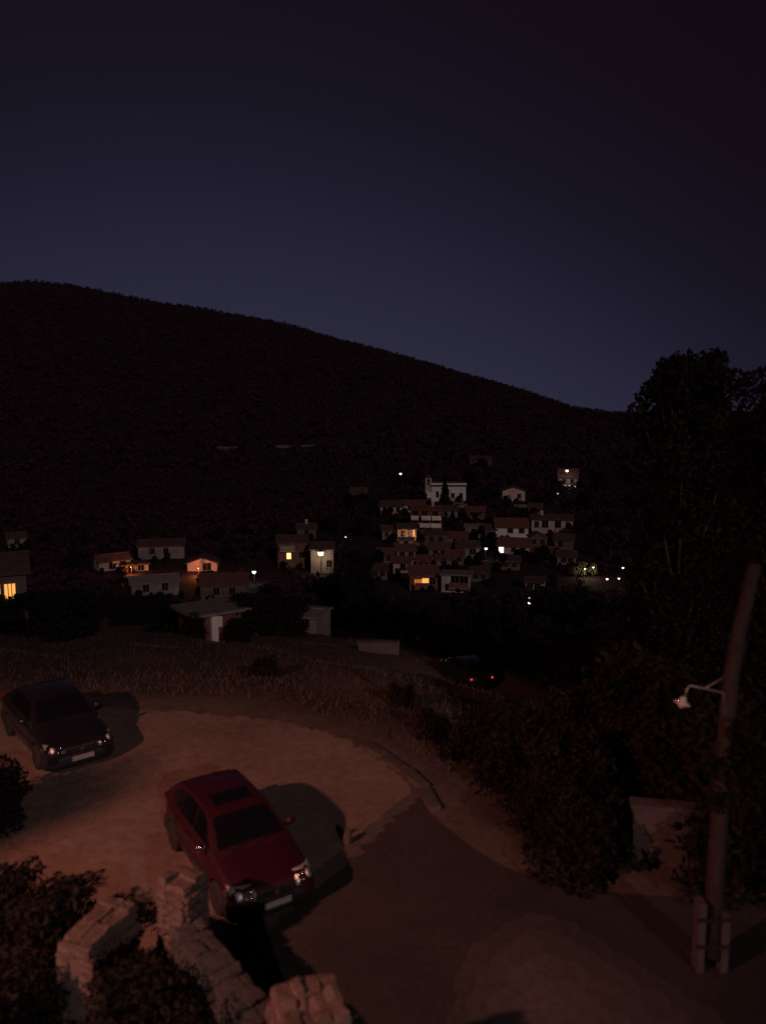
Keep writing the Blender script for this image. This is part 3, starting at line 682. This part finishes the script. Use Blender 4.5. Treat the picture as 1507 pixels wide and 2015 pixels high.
# shrubs on the bank right of the lane and in the garden
bank = [(1060,1560,18,'shrub2',1.0),(1120,1600,16.5,'shrub2',.95),(1150,1640,15.8,'shrub1',.95),(1110,1670,15.6,'shrub2',.7),(1140,1730,14.6,'shrub1',.95),(1000,1560,19,'shrub1',.9),(930,1520,20,'shrub1',.9),(1230,1560,18.6,'shrub2',1.0),(1330,1590,17,'shrub2',1.1),(1480,1560,15,'shrub2',1.3),(1460,1680,14,'shrub1',1.3),(850,1490,21.5,'shrub3',.8),(790,1440,25,'shrub3',.7),(1010,1480,24,'shrub1',.8),(1120,1470,23,'shrub1',1.4),(1240,1450,22,'shrub2',1.6),(1400,1480,19,'shrub2',1.5),(520,1350,31,'shrub3',.8),(1060,1630,16.6,'shrub1',.8)]
for i, (x, y, d, k, s) in enumerate(bank):
    q = at(x, y, d); q.z = hz(q.x, q.y)
    plant(k, q, s, rt.uniform(0, 6.28), 'bush', ('black unlit bush on the bank at the far yard edge' if x < 900 else 'black unlit bush in the thicket between lane and valley' if x < 1200 else 'black unlit bush around the leaning pole and parapet'), 'bush', 'bushes on the bank')
for x, d, sc_, lab in ((388, 57, .8, 'black bush left of the pier of the slab roofed shed'), (470, 57, .85, 'black bush right of the pier of the slab roofed shed')):
    q = at(x, 1260, d); plant('shrub2', (q.x, q.y, hz(q.x, q.y)), sc_, x, 'bush', lab, 'bush')
for x, y, k, s, lab in ((-3.62,10.2,'shrub2',.42,'dark shrub in the gap between the two stone walls'), (-3.2,9.35,'shrub2',.62,'dark shrub behind the wall to the gate pillar'), (-2.5,8.3,'shrub2',.62,'dark shrub hidden low behind the gate pillar wall'),
        (-5.2,11.3,'shrub1',.8,'low dark bush at the left end of the short garden wall'), (-6.3,12.1,'shrub1',.7,'low dark bush at the back corner of the garden bed'), (-8.3,15.4,'shrub1',.95,'dark bush beside the yard in front of the black car'),
        (-5.0,9.3,'shrub2',.62,'broad dark bush in the garden bed left of the short wall'), (-5.3,8.4,'shrub1',.85,'dark bush low in the left corner of the garden'), (-2.4,7.2,'shrub2',.5,'dark bush at the bottom of the garden')):
    plant(k, (x, y, .012), s, rt.uniform(0, 6.28), 'bush', lab, 'bush')
ivy_r = random.Random(5); V, F = leaf_cloud(ivy_r, [(at(1420+ivy_r.uniform(-15,45), 1430+q_*13, 11.95), .2) for q_ in range(12)], 900, .085)
iv = link('ivy', np_mesh('ivy', V, F, M['leafB']), None); props(iv, 'leafy ivy climbing the middle of the leaning wooden pole', 'ivy')

# dry grass on the bank (uncountable)
rg = np.random.RandomState(9); n = 26000
ang = np.radians(rg.uniform(-28, 24, n)); rad = 17 + 42*rg.rand(n)**1.4
X, Y = rad*np.sin(ang), rad*np.cos(ang); Z = heights(X, Y); keep = Z < -.05; X, Y, Z = X[keep], Y[keep], Z[keep]; n = len(X)
hgt = .06 + .22*rg.rand(n)**2; a = rg.rand(n)*6.28; w = .008 + .008*rg.rand(n); lx, ly = rg.normal(size=n)*.12, rg.normal(size=n)*.12
V = np.stack([np.stack([X-w*np.cos(a), Y-w*np.sin(a), Z-.03], 1), np.stack([X+w*np.cos(a), Y+w*np.sin(a), Z-.03], 1), np.stack([X+lx, Y+ly, Z+hgt], 1)], 1).reshape(-1, 3)
props(link('dry_grass', np_mesh('dry_grass', V, np.arange(3*n).reshape(-1, 3), M['grass']), None), 'thin dry grass on the bank below the yard', 'grass', kind='stuff')
# ------------------------------------------------------------------ village
def win(e, x, y, z, w, h, pm, bars=0, sill=True):
    f = MB().box(x-w/2-.08, x+w/2+.08, y-.05, y+.04, z-.08, z+h+.08).build('window', M['frame'], e)
    MB().box(x-w/2, x+w/2, y-.075, y-.052, z, z+h).build('pane', M[pm], f)
    for i in range(bars):
        bx = x - w/2 + w*(i+1)/(bars+1); MB().box(bx-.03, bx+.03, y-.10, y-.078, z, z+h).build('glazing_bar', M['frame'], f)
    if sill: MB().box(x-w/2-.15, x+w/2+.15, y-.16, y-.053, z-.16, z-.085).build('sill', M['kerb'], f)
def house(name, label, x0, x1, ye, yb, roof='gable', rh=7, wall='white', rm='roof', yaw=0, dep=.8, wins=(), chim=None, door=None, cat='house', over=.35, balcony=None):
    d, P = ground_at((x0+x1)/2, yb); HOUSES.append((x0, x1, ye, yb, P, label)); k = d/FPX; w = (x1-x0)*k; h = (yb-ye)*k; r_ = rh*k; D = max(3.5, w*dep)
    e = empty(name, P, -math.atan2(P.x, P.y)+R(yaw), label, cat)
    m = MB().box(-w/2, w/2, 0, D, -3.5, h)
    if roof == 'gable':
        m.add([(-w/2+.003,0,h),(-w/2+.003,D,h),(-w/2+.003,D/2,h+r_*.97),(w/2-.003,0,h),(w/2-.003,D,h),(w/2-.003,D/2,h+r_*.97)], [(0,2,1),(3,4,5),(0,3,5,2),(1,2,5,4)])
    if roof == 'front':
        m.add([(-w/2,.003,h),(w/2,.003,h),(0,.003,h+r_*.97),(-w/2,D-.003,h),(w/2,D-.003,h),(0,D-.003,h+r_*.97)], [(0,1,2),(3,5,4),(0,2,5,3),(1,4,5,2)])
    m.build('wall', M[wall], e)
    t = .18; a, b_ = w/2+over, over
    rf = MB()
    if roof == 'gable':
        sl_ = r_/(D/2); lo = h - sl_*b_
        for s0, s1 in ((-b_, D/2), (D+b_, D/2)):
            rf.add([(-a,s0,lo+.02),(a,s0,lo+.02),(a,s1,h+r_+.02),(-a,s1,h+r_+.02),(-a,s0,lo+.02+t),(a,s0,lo+.02+t),(a,s1,h+r_+.02+t),(-a,s1,h+r_+.02+t)], [(0,3,2,1),(4,5,6,7),(0,1,5,4),(1,2,6,5),(2,3,7,6),(3,0,4,7)])
        rf.tube([(-a,D/2,h+r_+t+.03),(a,D/2,h+r_+t+.03)], .12, 6)
    elif roof == 'front':
        sl_ = r_/(w/2); lo = h - sl_*over
        for s in (-1, 1):
            rf.add([(s*a,-b_,lo+.02),(s*a,D+b_,lo+.02),(0,D+b_,h+r_+.02),(0,-b_,h+r_+.02),(s*a,-b_,lo+.02+t),(s*a,D+b_,lo+.02+t),(0,D+b_,h+r_+.02+t),(0,-b_,h+r_+.02+t)], [(0,3,2,1),(4,5,6,7),(0,1,5,4),(1,2,6,5),(2,3,7,6),(3,0,4,7)])
    elif roof == 'hip':
        q = min(w, D)/2*.9
        rf.add([(-a,-b_,h+.01),(a,-b_,h+.01),(a,D+b_,h+.01),(-a,D+b_,h+.01),(-a,-b_,h+t),(a,-b_,h+t),(a,D+b_,h+t),(-a,D+b_,h+t),(-w/2+q,D/2,h+t+r_),(w/2-q,D/2,h+t+r_)], [(0,3,2,1),(0,1,5,4),(1,2,6,5),(2,3,7,6),(3,0,4,7),(4,5,9,8),(5,6,9),(6,7,8,9),(7,4,8)])
    else:
        rf.box(-a, a, -b_, D+b_, h+.003, h+.22)
        if rh > 2: rf.box(-a+.05, -a+.25, -b_+.05, D, h+.223, h+.22+r_*.4).box(a-.25, a-.05, -b_+.05, D, h+.223, h+.22+r_*.4)
    ro = rf.build('roof', M[rm], e)
    if chim:
        for cx in chim: MB().box(cx*w/2-.3, cx*w/2+.3, D*.4, D*.4+.6, h+r_*.4, h+r_+1.1).build('chimney', M['cream'], ro)
    for q in wins:
        u, v, ww, hh = q[:4]; pm = q[4] if len(q) > 4 else 'pane'
        win(e, (u-.5)*w, 0, v*h, ww, hh, pm, q[5] if len(q) > 5 else (1 if pm == 'pane' else 0))
    if door is not None:
        dr = MB().box((door-.5)*w-.5, (door-.5)*w+.5, -.04, .05, 0, 2.05).build('door', M['frame'], e)
        MB().lathe([(.04,0),(.05,.03),(.02,.06)], 8, Matrix.Translation(((door-.5)*w+.38, -.045, 1.0)) @ Matrix.Rotation(R(90), 4, 'X')).build('handle', M['steel'], dr)
    if balcony:
        for (u0, u1, v, mt) in balcony:
            bl = MB().box((u0-.5)*w, (u1-.5)*w, -1.2, -.003, v*h-.15, v*h).build('balcony', M['kerb'], e)
            MB().box((u0-.5)*w, (u1-.5)*w, -1.22, -1.12, v*h+.003, v*h+.95).build('railing', M[mt], bl)
    return e, d, w, h, k
HOUSES = []
W1, W2 = .9, 1.25
# church
e, d, w, h, k = house('church', 'white church with slim bell tower behind the dark cypress', 849, 916, 957, 987, 'gable', 6, 'white', 'roofd', 3, .55, [(.17,.30,.7,1.6),(.62,.25,.9,1.3),(.86,.25,.9,1.3),(.4,.25,.9,1.3)], cat='church', over=.2)
MB().box(-w/2-.3, w/2+.2, -.35, -.21, h+.42, h+.95).build('parapet', M['white'], e)
tw = 12*k; th_ = 50*k
tb = MB().box(-w/2-tw-.02, -w/2-.02, .3, .3+tw, -3, th_*.62).box(-w/2-tw-.15, -w/2+.0, .15, .45+tw, th_*.62+.003, th_*.65)
for sx in (0, 1):
    for sy in (0, 1): tb.box(-w/2-tw-.02+sx*(tw-.45), -w/2-tw-.02+sx*(tw-.45)+.45, .3+sy*(tw-.45), .3+sy*(tw-.45)+.45, th_*.65+.003, th_*.88)
tb.box(-w/2-tw-.15, -w/2+.0, .15, .45+tw, th_*.88+.003, th_*.91)
to = tb.build('bell_tower', M['cream'], e)
MB().add([(-w/2-tw-.1,.2,th_*.91+.003),(-w/2-.0,.2,th_*.91+.003),(-w/2-.0,.4+tw,th_*.91+.003),(-w/2-tw-.1,.4+tw,th_*.91+.003),(-w/2-tw/2,.3+tw/2,th_*1.06)], [(0,3,2,1),(0,1,4),(1,2,4),(2,3,4),(3,0,4)]).build('spire', M['roofd'], to)
MB().lathe([(.05,.5),(.15,.42),(.22,.2),(.32,0)], 10, Matrix.Translation((-w/2-tw/2, .3+tw/2, th_*.7))).build('bell', M['steel'], to, True)
MB().lathe([(.9,-.02),(.9,.06),(.75,.1)], 20, Matrix.Translation((-w/2-tw*.4, -.0, h*.42)) @ Matrix.Rotation(R(90), 4, 'X')).build('rose_window', M['white'], to)

house('house', 'pale pink gabled house standing alone right of the church', 988, 1032, 966, 988, 'front', 7, 'pink', 'roofd', 8, .9, [(.75,.35,W1,W2)], door=.3)
house('house', 'pale house under the highest bright lamp at the right of the village', 1098, 1135, 939, 956, 'gable', 14, 'cream', 'roof', 0, .9, [(.3,.35,W1,W2),(.72,.35,W1,W2)])
house('house', 'long low cream house left below the church', 748, 792, 996, 1012, 'gable', 8, 'cream', 'roofd', -6, .6, [(.2,.3,W1,W2),(.5,.3,W1,W2),(.8,.3,W1,W2)])
house('house', 'low wide roofed house tucked between church and red house', 793, 836, 994, 1008, 'gable', 7, 'pink', 'roof', 4, .7, [(.3,.3,W1,W2),(.75,.3,W1,W2)])
house('house', 'red-brown three storey house with white balcony panels', 808, 868, 1004, 1050, 'gable', 6, 'brick', 'roof', -4, .7, [(.15,.72,1.3,1.5),(.45,.72,1.3,1.5),(.8,.72,1.3,1.5),(.15,.40,1.2,1.5),(.5,.40,1.2,1.5),(.85,.40,1.2,1.5)], chim=[.4], balcony=[(.36,.66,.62,'white'),(.70,1.0,.62,'white'),(.02,.26,.62,'white'),(.30,.64,.30,'white'),(.67,1.0,.30,'white')])
house('house', 'cream house lit orange with a narrow glowing stair window', 782, 819, 1040, 1064, 'gable', 7, 'cream', 'roofd', 6, .7, [(.87,.30,.26,1.6,'litO'),(.3,.35,W1,W2)])
house('house', 'small pale house with flat roof under the orange lit house', 786, 812, 1064, 1078, 'flat', 3, 'cream', 'roofg', 0, .9, [(.5,.35,W1,1.1)])
house('house', 'grey house with pale roof edge and two windows in the middle of the village', 915, 956, 1036, 1058, 'flat', 3, 'grey', 'roofg', 0, .8, [(.42,.25,1.1,1.4),(.78,.25,1.1,1.4)], balcony=[(.05,1.0,.10,'grey')])
house('house', 'white house with two dark square windows and a long red roof', 975, 1038, 1037, 1064, 'gable', 13, 'white', 'roof', 5, .7, [(.45,.60,1.1,1.1),(.80,.60,1.1,1.1)])
house('house', 'low white house with a brilliant white lit window', 980, 1040, 1075, 1090, 'gable', 12, 'cream', 'roof', -3, .7, [(.10,.12,.95,1.35,'litW'),(.5,.3,W1,1.1),(.8,.3,W1,1.1)])
house('house', 'long pale house with four window bays and a chimney', 1046, 1125, 1023, 1050, 'gable', 7, 'cream', 'roofd', 3, .5, [(.12,.45,W1,1.3),(.33,.45,1.3,1.9),(.64,.45,1.3,1.9),(.88,.45,W1,1.3)], chim=[-.5])
house('house', 'small grey house beside the lamp lit foliage on the right', 1096, 1132, 1095, 1112, 'gable', 7, 'grey', 'roofd', 0, .8, [(.35,.3,W1,1.2),(.72,.3,W1,1.2)])
house('house', 'small white cottage with one window low at the right', 1033, 1066, 1146, 1163, 'gable', 5, 'cream', 'roofd', -8, .8, [(.28,.4,.9,.9),(.72,.4,.9,.9)])
house('house', 'tall white house end left of the fire lit balcony', 773, 806, 1107, 1138, 'gable', 7, 'cream', 'roof', -12, .8, [(.6,.55,W1,1.2),(.3,.2,W1,1.2)])
house('house', 'brown house with an open balcony glowing orange from inside', 806, 862, 1128, 1162, 'gable', 10, 'brick', 'roof', 6, .7, [(.55,.32,1.1,1.15,'litO',0),(.30,.32,1.3,1.0,'litR',2),(.8,.35,W1,1.2)], balcony=[(.15,.70,.2,'brick')])
house('house', 'pale house with a flat white canopy right of the fire lit balcony', 868, 922, 1132, 1166, 'flat', 3, 'cream', 'roofg', -6, .7, [(.5,.45,1.3,1.6),(.82,.45,1.3,1.6)], balcony=[(.3,1.0,.34,'brick')])
house('house', 'dim pale house below the flat roofed cottage', 780, 818, 1083, 1106, 'gable', 8, 'grey', 'roof', 8, .7, [(.3,.4,W1,1.2),(.75,.4,W1,1.2)])
house('house', 'dim narrow house in the village centre with red roof', 843, 882, 1080, 1102, 'gable', 9, 'grey', 'roof', -8, .8, [(.35,.4,W1,1.2),(.75,.4,W1,1.2)])
house('house', 'dim grey house left of the small bright street light', 898, 942, 1077, 1100, 'gable', 9, 'grey', 'roofd', 3, .7, [(.25,.4,W1,1.2),(.72,.4,1.2,1.2)])
house('house', 'small pale lean-to house over the red roof beside the fire balcony', 858, 888, 1102, 1118, 'gable', 6, 'grey', 'roof', 10, .9, [(.5,.35,W1,1.1)])
house('house', 'dark roofed house under the red balcony house', 836, 880, 1052, 1074, 'hip', 8, 'stonew', 'roofd', 0, .8, [(.3,.35,W1,1.2),(.7,.35,W1,1.2)])
house('house', 'pale walled house squeezed above the small bright street light', 880, 918, 1058, 1074, 'gable', 8, 'grey', 'roof', -5, .8, [(.4,.35,W1,1.1),(.8,.35,W1,1.1)])
house('house', 'dim house with pale gable end right of the white two window house', 1042, 1075, 1058, 1084, 'front', 8, 'stonew', 'roof', 8, .9, [(.25,.5,.8,1.1),(.75,.5,.8,1.1)])
house('house', 'dark stone house behind the right end of the long pale house', 1090, 1126, 1062, 1086, 'gable', 8, 'stonew', 'roofd', -6, .8, [(.35,.4,W1,1.2)])
house('house', 'faint pale house alone at the upper village edge by two low walls', 925, 966, 905, 918, 'gable', 6, 'stonew', 'roofd', 4, .8, [(.4,.3,W1,1.1)])
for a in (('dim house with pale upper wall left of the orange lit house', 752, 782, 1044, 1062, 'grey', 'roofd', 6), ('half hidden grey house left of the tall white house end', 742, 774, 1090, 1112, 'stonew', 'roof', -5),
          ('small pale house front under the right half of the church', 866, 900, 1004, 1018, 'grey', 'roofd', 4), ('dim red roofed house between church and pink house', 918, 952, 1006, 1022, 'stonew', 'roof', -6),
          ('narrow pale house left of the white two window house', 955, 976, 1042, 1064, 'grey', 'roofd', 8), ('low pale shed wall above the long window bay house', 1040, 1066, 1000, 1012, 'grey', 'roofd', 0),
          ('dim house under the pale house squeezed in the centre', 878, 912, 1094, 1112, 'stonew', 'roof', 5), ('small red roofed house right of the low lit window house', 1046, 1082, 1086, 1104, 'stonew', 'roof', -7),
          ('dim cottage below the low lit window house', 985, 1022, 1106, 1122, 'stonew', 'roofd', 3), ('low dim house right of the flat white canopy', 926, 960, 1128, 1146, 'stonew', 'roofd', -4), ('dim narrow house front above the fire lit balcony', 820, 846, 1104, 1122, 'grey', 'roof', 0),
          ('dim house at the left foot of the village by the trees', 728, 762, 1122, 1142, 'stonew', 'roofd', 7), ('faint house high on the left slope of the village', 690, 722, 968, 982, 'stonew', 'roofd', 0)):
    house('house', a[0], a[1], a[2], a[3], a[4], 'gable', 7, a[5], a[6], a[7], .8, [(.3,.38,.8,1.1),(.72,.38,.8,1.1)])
# left part of the village
house('house', 'reddish dark house with one small warm lit window', 548, 606, 1066, 1118, 'gable', 9, 'brick', 'roofd', 4, .7, [(.36,.36,.82,1.15,'litY',0),(.8,.38,W1,1.2)], balcony=[(.05,.55,.70,'grey')])
house('house', 'pale house with a blazing lamp under its eave', 612, 656, 1080, 1128, 'gable', 9, 'grey', 'roofd', -4, .8, [(.82,.25,W1,1.3)])
house('house', 'faint pale chimneyed house above the warm lit window', 585, 622, 1040, 1062, 'gable', 7, 'stonew', 'roofd', 0, .8, [(.5,.4,W1,1.2)], chim=[0])
house('house', 'long low house lit orange under its eave at the left', 197, 258, 1103, 1122, 'gable', 9, 'cream', 'roof', 16, .6, [(.42,.2,1.1,1.4),(.75,.2,1.1,1.4)])
house('house', 'low terrace with orange lit bays next to the long orange house', 244, 292, 1112, 1124, 'flat', 2, 'cream', 'roof', 8, .7, [(.3,.1,1.0,1.2),(.7,.1,1.0,1.2)])
house('house', 'faint grey house above the orange lit terrace', 275, 362, 1074, 1100, 'gable', 8, 'grey', 'roofd', -4, .5, [(.3,.4,W1,1.2),(.6,.4,W1,1.2)])
house('house', 'house with one rounded wall glowing deep orange', 370, 427, 1108, 1124, 'front', 10, 'pink', 'roofd', -6, .8, [(.66,.12,1.4,1.3)])
house('house', 'dim house with pale roof in front of the orange lit terrace', 262, 352, 1146, 1172, 'gable', 9, 'grey', 'roofg', 6, .5, [(.3,.35,W1,1.2),(.7,.35,W1,1.2)])
house('house', 'red roofed house below the rounded orange wall', 396, 484, 1150, 1184, 'gable', 14, 'stonew', 'roof', -8, .7, [(.35,.4,W1,1.2),(.7,.4,W1,1.2)])
house('house', 'faint whitish house far at the left beside dark trees', 18, 52, 1058, 1078, 'gable', 7, 'grey', 'roofd', 6, .8, [(.5,.35,W1,1.2)])
house('house', 'dark stone house cut by the left edge with a barred glowing window', -70, 52, 1128, 1245, 'gable', 26, 'stonew', 'roofd', 0, .8, [(.752,.56,.72,1.1,'litO',2),(.555,.56,.5,1.1,'litO',1),(.3,.56,.8,1.1)])
# sheds on the slope
e, d, w, h, k = house('shed', 'open shed with a broad pale slab roof on one white corner pier', 386, 484, 1206, 1262, 'flat', 1, 'brick', 'roofg', 24, .6, [], cat='shed', over=.5)
MB().box(-w*.22, -w*.08, -.32, -.003, -2, h-.003).build('corner_pier', M['white'], e)
MB().box(-w*.08+.003, w*.02, -.2, -.003, h*.55, h*.92).build('door_panel', M['white'], e)
house('shed', 'small pale walled shed right of the slab roofed shed', 578, 624, 1216, 1246, 'gable', 5, 'grey', 'roofg', -22, .8, [(.5,.4,.7,.7)], cat='shed', over=.2)
# low pale walls
def low_wall(x0, x1, y0, y1, label, m='stonew', yaw=0):
    d, P = ground_at((x0+x1)/2, y1); k = d/FPX; w = (x1-x0)*k; h = max(.6, (y1-y0)*k)
    e = empty('retaining_wall', P, -math.atan2(P.x, P.y)+R(yaw), label, 'wall')
    MB().box(-w/2, w/2, 0, .5, -1.5, h).build('wall_body', M[m], e); MB().box(-w/2-.05, w/2+.05, -.06, .56, h+.003, h+.12).build('coping', M[m], e)
for a in ((1010,1036,994,998,'thin pale terrace wall below the pink gabled house','grey'), (1019,1036,946,949,'short pale wall above and right of the pink house','grey'), (1068,1082,941,945,'short pale wall left of the highest lamp','grey'),
          (880,918,990,999,'pale wall under the right half of the church','grey'), (428,472,879,885,'faint stone terrace high on the dark mountain, left one','stonew'), (520,622,876,882,'long faint stone terrace high on the dark mountain','stonew'), (930,970,900,905,'faint terrace wall above the uppermost house','stonew'),
          (705,785,1272,1286,'low pale stone wall on the dark slope below the village','stonew'), (1094,1128,990,996,'faint wall on the slope under the highest house','stonew')): low_wall(*a)

# ------------------------------------------------------------------ village lamps
def lamp(px, py, drop, dia, gm_, watts, col, label, pull=0.0, name='street_lamp'):
    d, P = ground_at(px, py+drop); d -= pull; G = at(px, py, d); gzz = hz(G.x, G.y)
    e = empty(name, (G.x, G.y, gzz), 0, label, 'street lamp'); H = max(1.0, G.z-gzz); r_ = dia/2*d/FPX
    MB().tube([(.0,.35,-.3),(0,.35,H+.25),(0,.25,H+r_+.22),(0,0,H+r_+.2)], .05, 6).build('pole', M['wood'], e)
    MB().lathe([(.06,r_+.18),(.12,r_+.12),(r_*.9+.05,r_*.45)], 12, Matrix.Translation((0,0,H))).build('lamp_shade', M['plastic'], e)
    MB().lathe([(r_*.3,-r_*.95),(r_*.8,-r_*.6),(r_,0),(r_*.8,r_*.45),(r_*.4,r_*.5)], 12, Matrix.Translation((0,0,H))).build('globe', M[gm_], e, True)
    if watts > 7:
        l = bpy.data.lights.new('lamp_light', 'POINT'); l.energy = watts; l.color = col; l.shadow_soft_size = .08
        lo = bpy.data.objects.new('lamp_light', l); COL.objects.link(lo); lo.parent = e; lo.location = (0, -r_-.15, H-.15-r_)
WH, WA, OR = (1, .9, .8), (1, .78, .42), (1, .3, .09)
lamp(788,932,26,5,'lampW',25,WH,'small white street light alone left above the church')
lamp(1115,926,30,6,'lampW',60,WH,'brightest high white lamp over the topmost right house', 2)
lamp(1097,971,22,3.5,'lampS',6,WH,'tiny white light on the slope below the highest house')
lamp(956,1079,22,6,'lampW',30,WH,'white street light left of the brilliant lit window', 1)
lamp(680,1056,24,4,'lampS',8,WH,'tiny pinkish light above the house with the eave lamp')
lamp(500,1125,26,8,'lampW',40,WH,'bright white street light at the left middle beside dark trees')
lamp(631,1088,30,12,'lampY',160,WA,'blazing yellowish lamp at the front of the pale eave house', 5.5)
lamp(476,1133,22,3,'lampS',3,WH,'tiny light left below the bright white street light')
lamp(489,1148,20,3,'lampS',3,WH,'tiny light right below the bright white street light')
lamp(1150,1119,20,2.5,'lampY',80,(1,.85,.5),'white lamp shining through foliage at the right of the village')
lamp(1167,1116,22,3.5,'lampW',50,(1,.85,.5),'second white lamp shining through the lit foliage on the right')
lamp(1225,1117,24,4.5,'lampW',6,WH,'highest of three small lights right of the lit foliage')
lamp(1194,1139,22,5,'lampW',6,WH,'lower left of three small lights right of the lit foliage')
lamp(1217,1138,22,4.5,'lampW',6,WH,'lower right of three small lights right of the lit foliage')
lamp(1041,1176,24,4,'lampS',6,WH,'upper of two small lights below the white cottage', 3)
lamp(1041,1186,20,5.5,'lampW',8,WH,'lower of two small lights below the white cottage', 6)
lamp(1112,955,16,2.6,'lampS',2,WH,'left pinpoint of the light string under the highest house', 4)
lamp(1120,955,16,3,'lampS',2,WH,'middle pinpoint of the light string under the highest house', 4)
lamp(1131,957,16,2.6,'lampS',2,WH,'right pinpoint of the light string under the highest house', 4)
lamp(775,1198,14,2.5,'lampS',2,WH,'single pinpoint light low in the dark valley wood')
lamp(258,1116,8,1.6,'lampO',420,OR,'orange lamp at the left long house under its eave', 3)
lamp(390,1118,8,1.6,'lampO',420,OR,'orange lamp glowing on the rounded wall', 3)
lamp(806,1058,8,1.5,'lampO',170,(1,.45,.15),'small orange lamp at the house with the stair window', 2.2)

# small garden trees growing in front of the houses
rv = random.Random(15)
for (x0, x1, ye, yb, P, lab) in HOUSES:
    if x1 - x0 > 90: continue
    wd = lab.split()[:8]
    while wd[-1] in ('with', 'a', 'the', 'of', 'and', 'in', 'at', 'under', 'its', 'two', 'one', 'by', 'from', 'left', 'right', 'behind', 'above', 'below', 'between', 'an', 'next', 'to', 'over', 'beside', 'on', 'squeezed', 'tucked'): wd.pop()
    nq = rv.choice((1, 2, 2, 3)); xs_ = sorted(rv.uniform(x0-8, x1+8) for _ in range(nq))
    for q in range(nq):
        x = xs_[q]; side = {1: ['small dark tree'], 2: ['left dark tree', 'right dark tree'], 3: ['left dark tree', 'middle dark tree', 'right dark tree']}[nq][q]; hp = rv.uniform(9, 20)
        d, Q = ground_at(x, yb + rv.uniform(3, 9)); kk = ['mid3', 'mid1', 'mid2'][q]; s_ = hp/FPX*d/{'mid1': 8.2, 'mid2': 9.2, 'mid3': 6.7}[kk]
        plant(kk, Q, s_*1.1, rv.uniform(0, 6.28), 'garden_tree', side + ' before the ' + ' '.join(wd), 'tree', 'small garden trees in front of the village houses', sz=s_)
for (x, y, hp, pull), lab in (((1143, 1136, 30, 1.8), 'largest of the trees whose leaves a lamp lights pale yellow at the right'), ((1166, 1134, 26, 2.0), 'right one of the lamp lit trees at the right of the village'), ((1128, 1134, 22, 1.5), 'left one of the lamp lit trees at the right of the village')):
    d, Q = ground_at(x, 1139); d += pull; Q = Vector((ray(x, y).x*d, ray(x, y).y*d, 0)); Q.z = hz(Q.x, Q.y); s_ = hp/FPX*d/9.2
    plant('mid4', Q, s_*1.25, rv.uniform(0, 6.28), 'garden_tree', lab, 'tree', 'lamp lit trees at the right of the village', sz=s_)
# scrub covering the mountain (uncountable)
n = 22000; ang = np.radians(rg.uniform(-33, 33, n)); rad = np.sqrt(rg.uniform(285**2, 905**2, n)); nr_ = 1600
ang[:nr_] = np.radians(rg.uniform(-33, 33, nr_)); rad[:nr_] = 900 + rg.normal(size=nr_)*5
rad[nr_:nr_+7000] = rg.uniform(112, 300, 7000)
X, Y = rad*np.sin(ang), rad*np.cos(ang); Z = heights(X, Y); sc = (1.2 + 2.6*rg.rand(n)**2)
sc[rad < 300] *= .55; sc[rad > 840] *= .55
hp_ = np.array([[h_[4].x, h_[4].y] for h_ in HOUSES]); dm = np.full(n, 1e9)
for hx_, hy_ in hp_: dm = np.minimum(dm, np.hypot(X-hx_*1.02, Y-hy_*1.02))
lk = np.array([[o_.location.x, o_.location.y] for o_ in bpy.data.objects if o_.name.startswith('street_lamp')])
for hx_, hy_ in lk: dm = np.minimum(dm, np.hypot(X-hx_, Y-hy_)+3)
ok = dm > 7.5; X, Y, Z, sc = X[ok], Y[ok], Z[ok], sc[ok]; n = len(X)
NL = 20
P = rg.normal(size=(n, NL, 3)); P /= np.linalg.norm(P, axis=2)[..., None]
P = P * (rg.rand(n, NL, 1)**.4) * sc[:, None, None] * np.array([1, 1, .8]) + np.stack([X, Y, Z+sc*.45], 1)[:, None]
u = rg.normal(size=(n, NL, 3)); u /= np.linalg.norm(u, axis=2)[..., None]; w_ = np.cross(u, rg.normal(size=(n, NL, 3))); w_ /= np.linalg.norm(w_, axis=2)[..., None]
q_ = sc[:, None, None] * rg.uniform(.22, .45, (n, NL, 1))
V = np.stack([P-u*q_, P+w_*q_*.7, P+u*q_, P-w_*q_*.7], 2).reshape(-1, 3); F = np.arange(len(V)).reshape(-1, 4)
props(link('mountain_scrub', np_mesh('mountain_scrub', V.reshape(-1, 3), F, M['hill']), None), 'black scrub and wood covering the mountain side', 'scrub', kind='stuff')
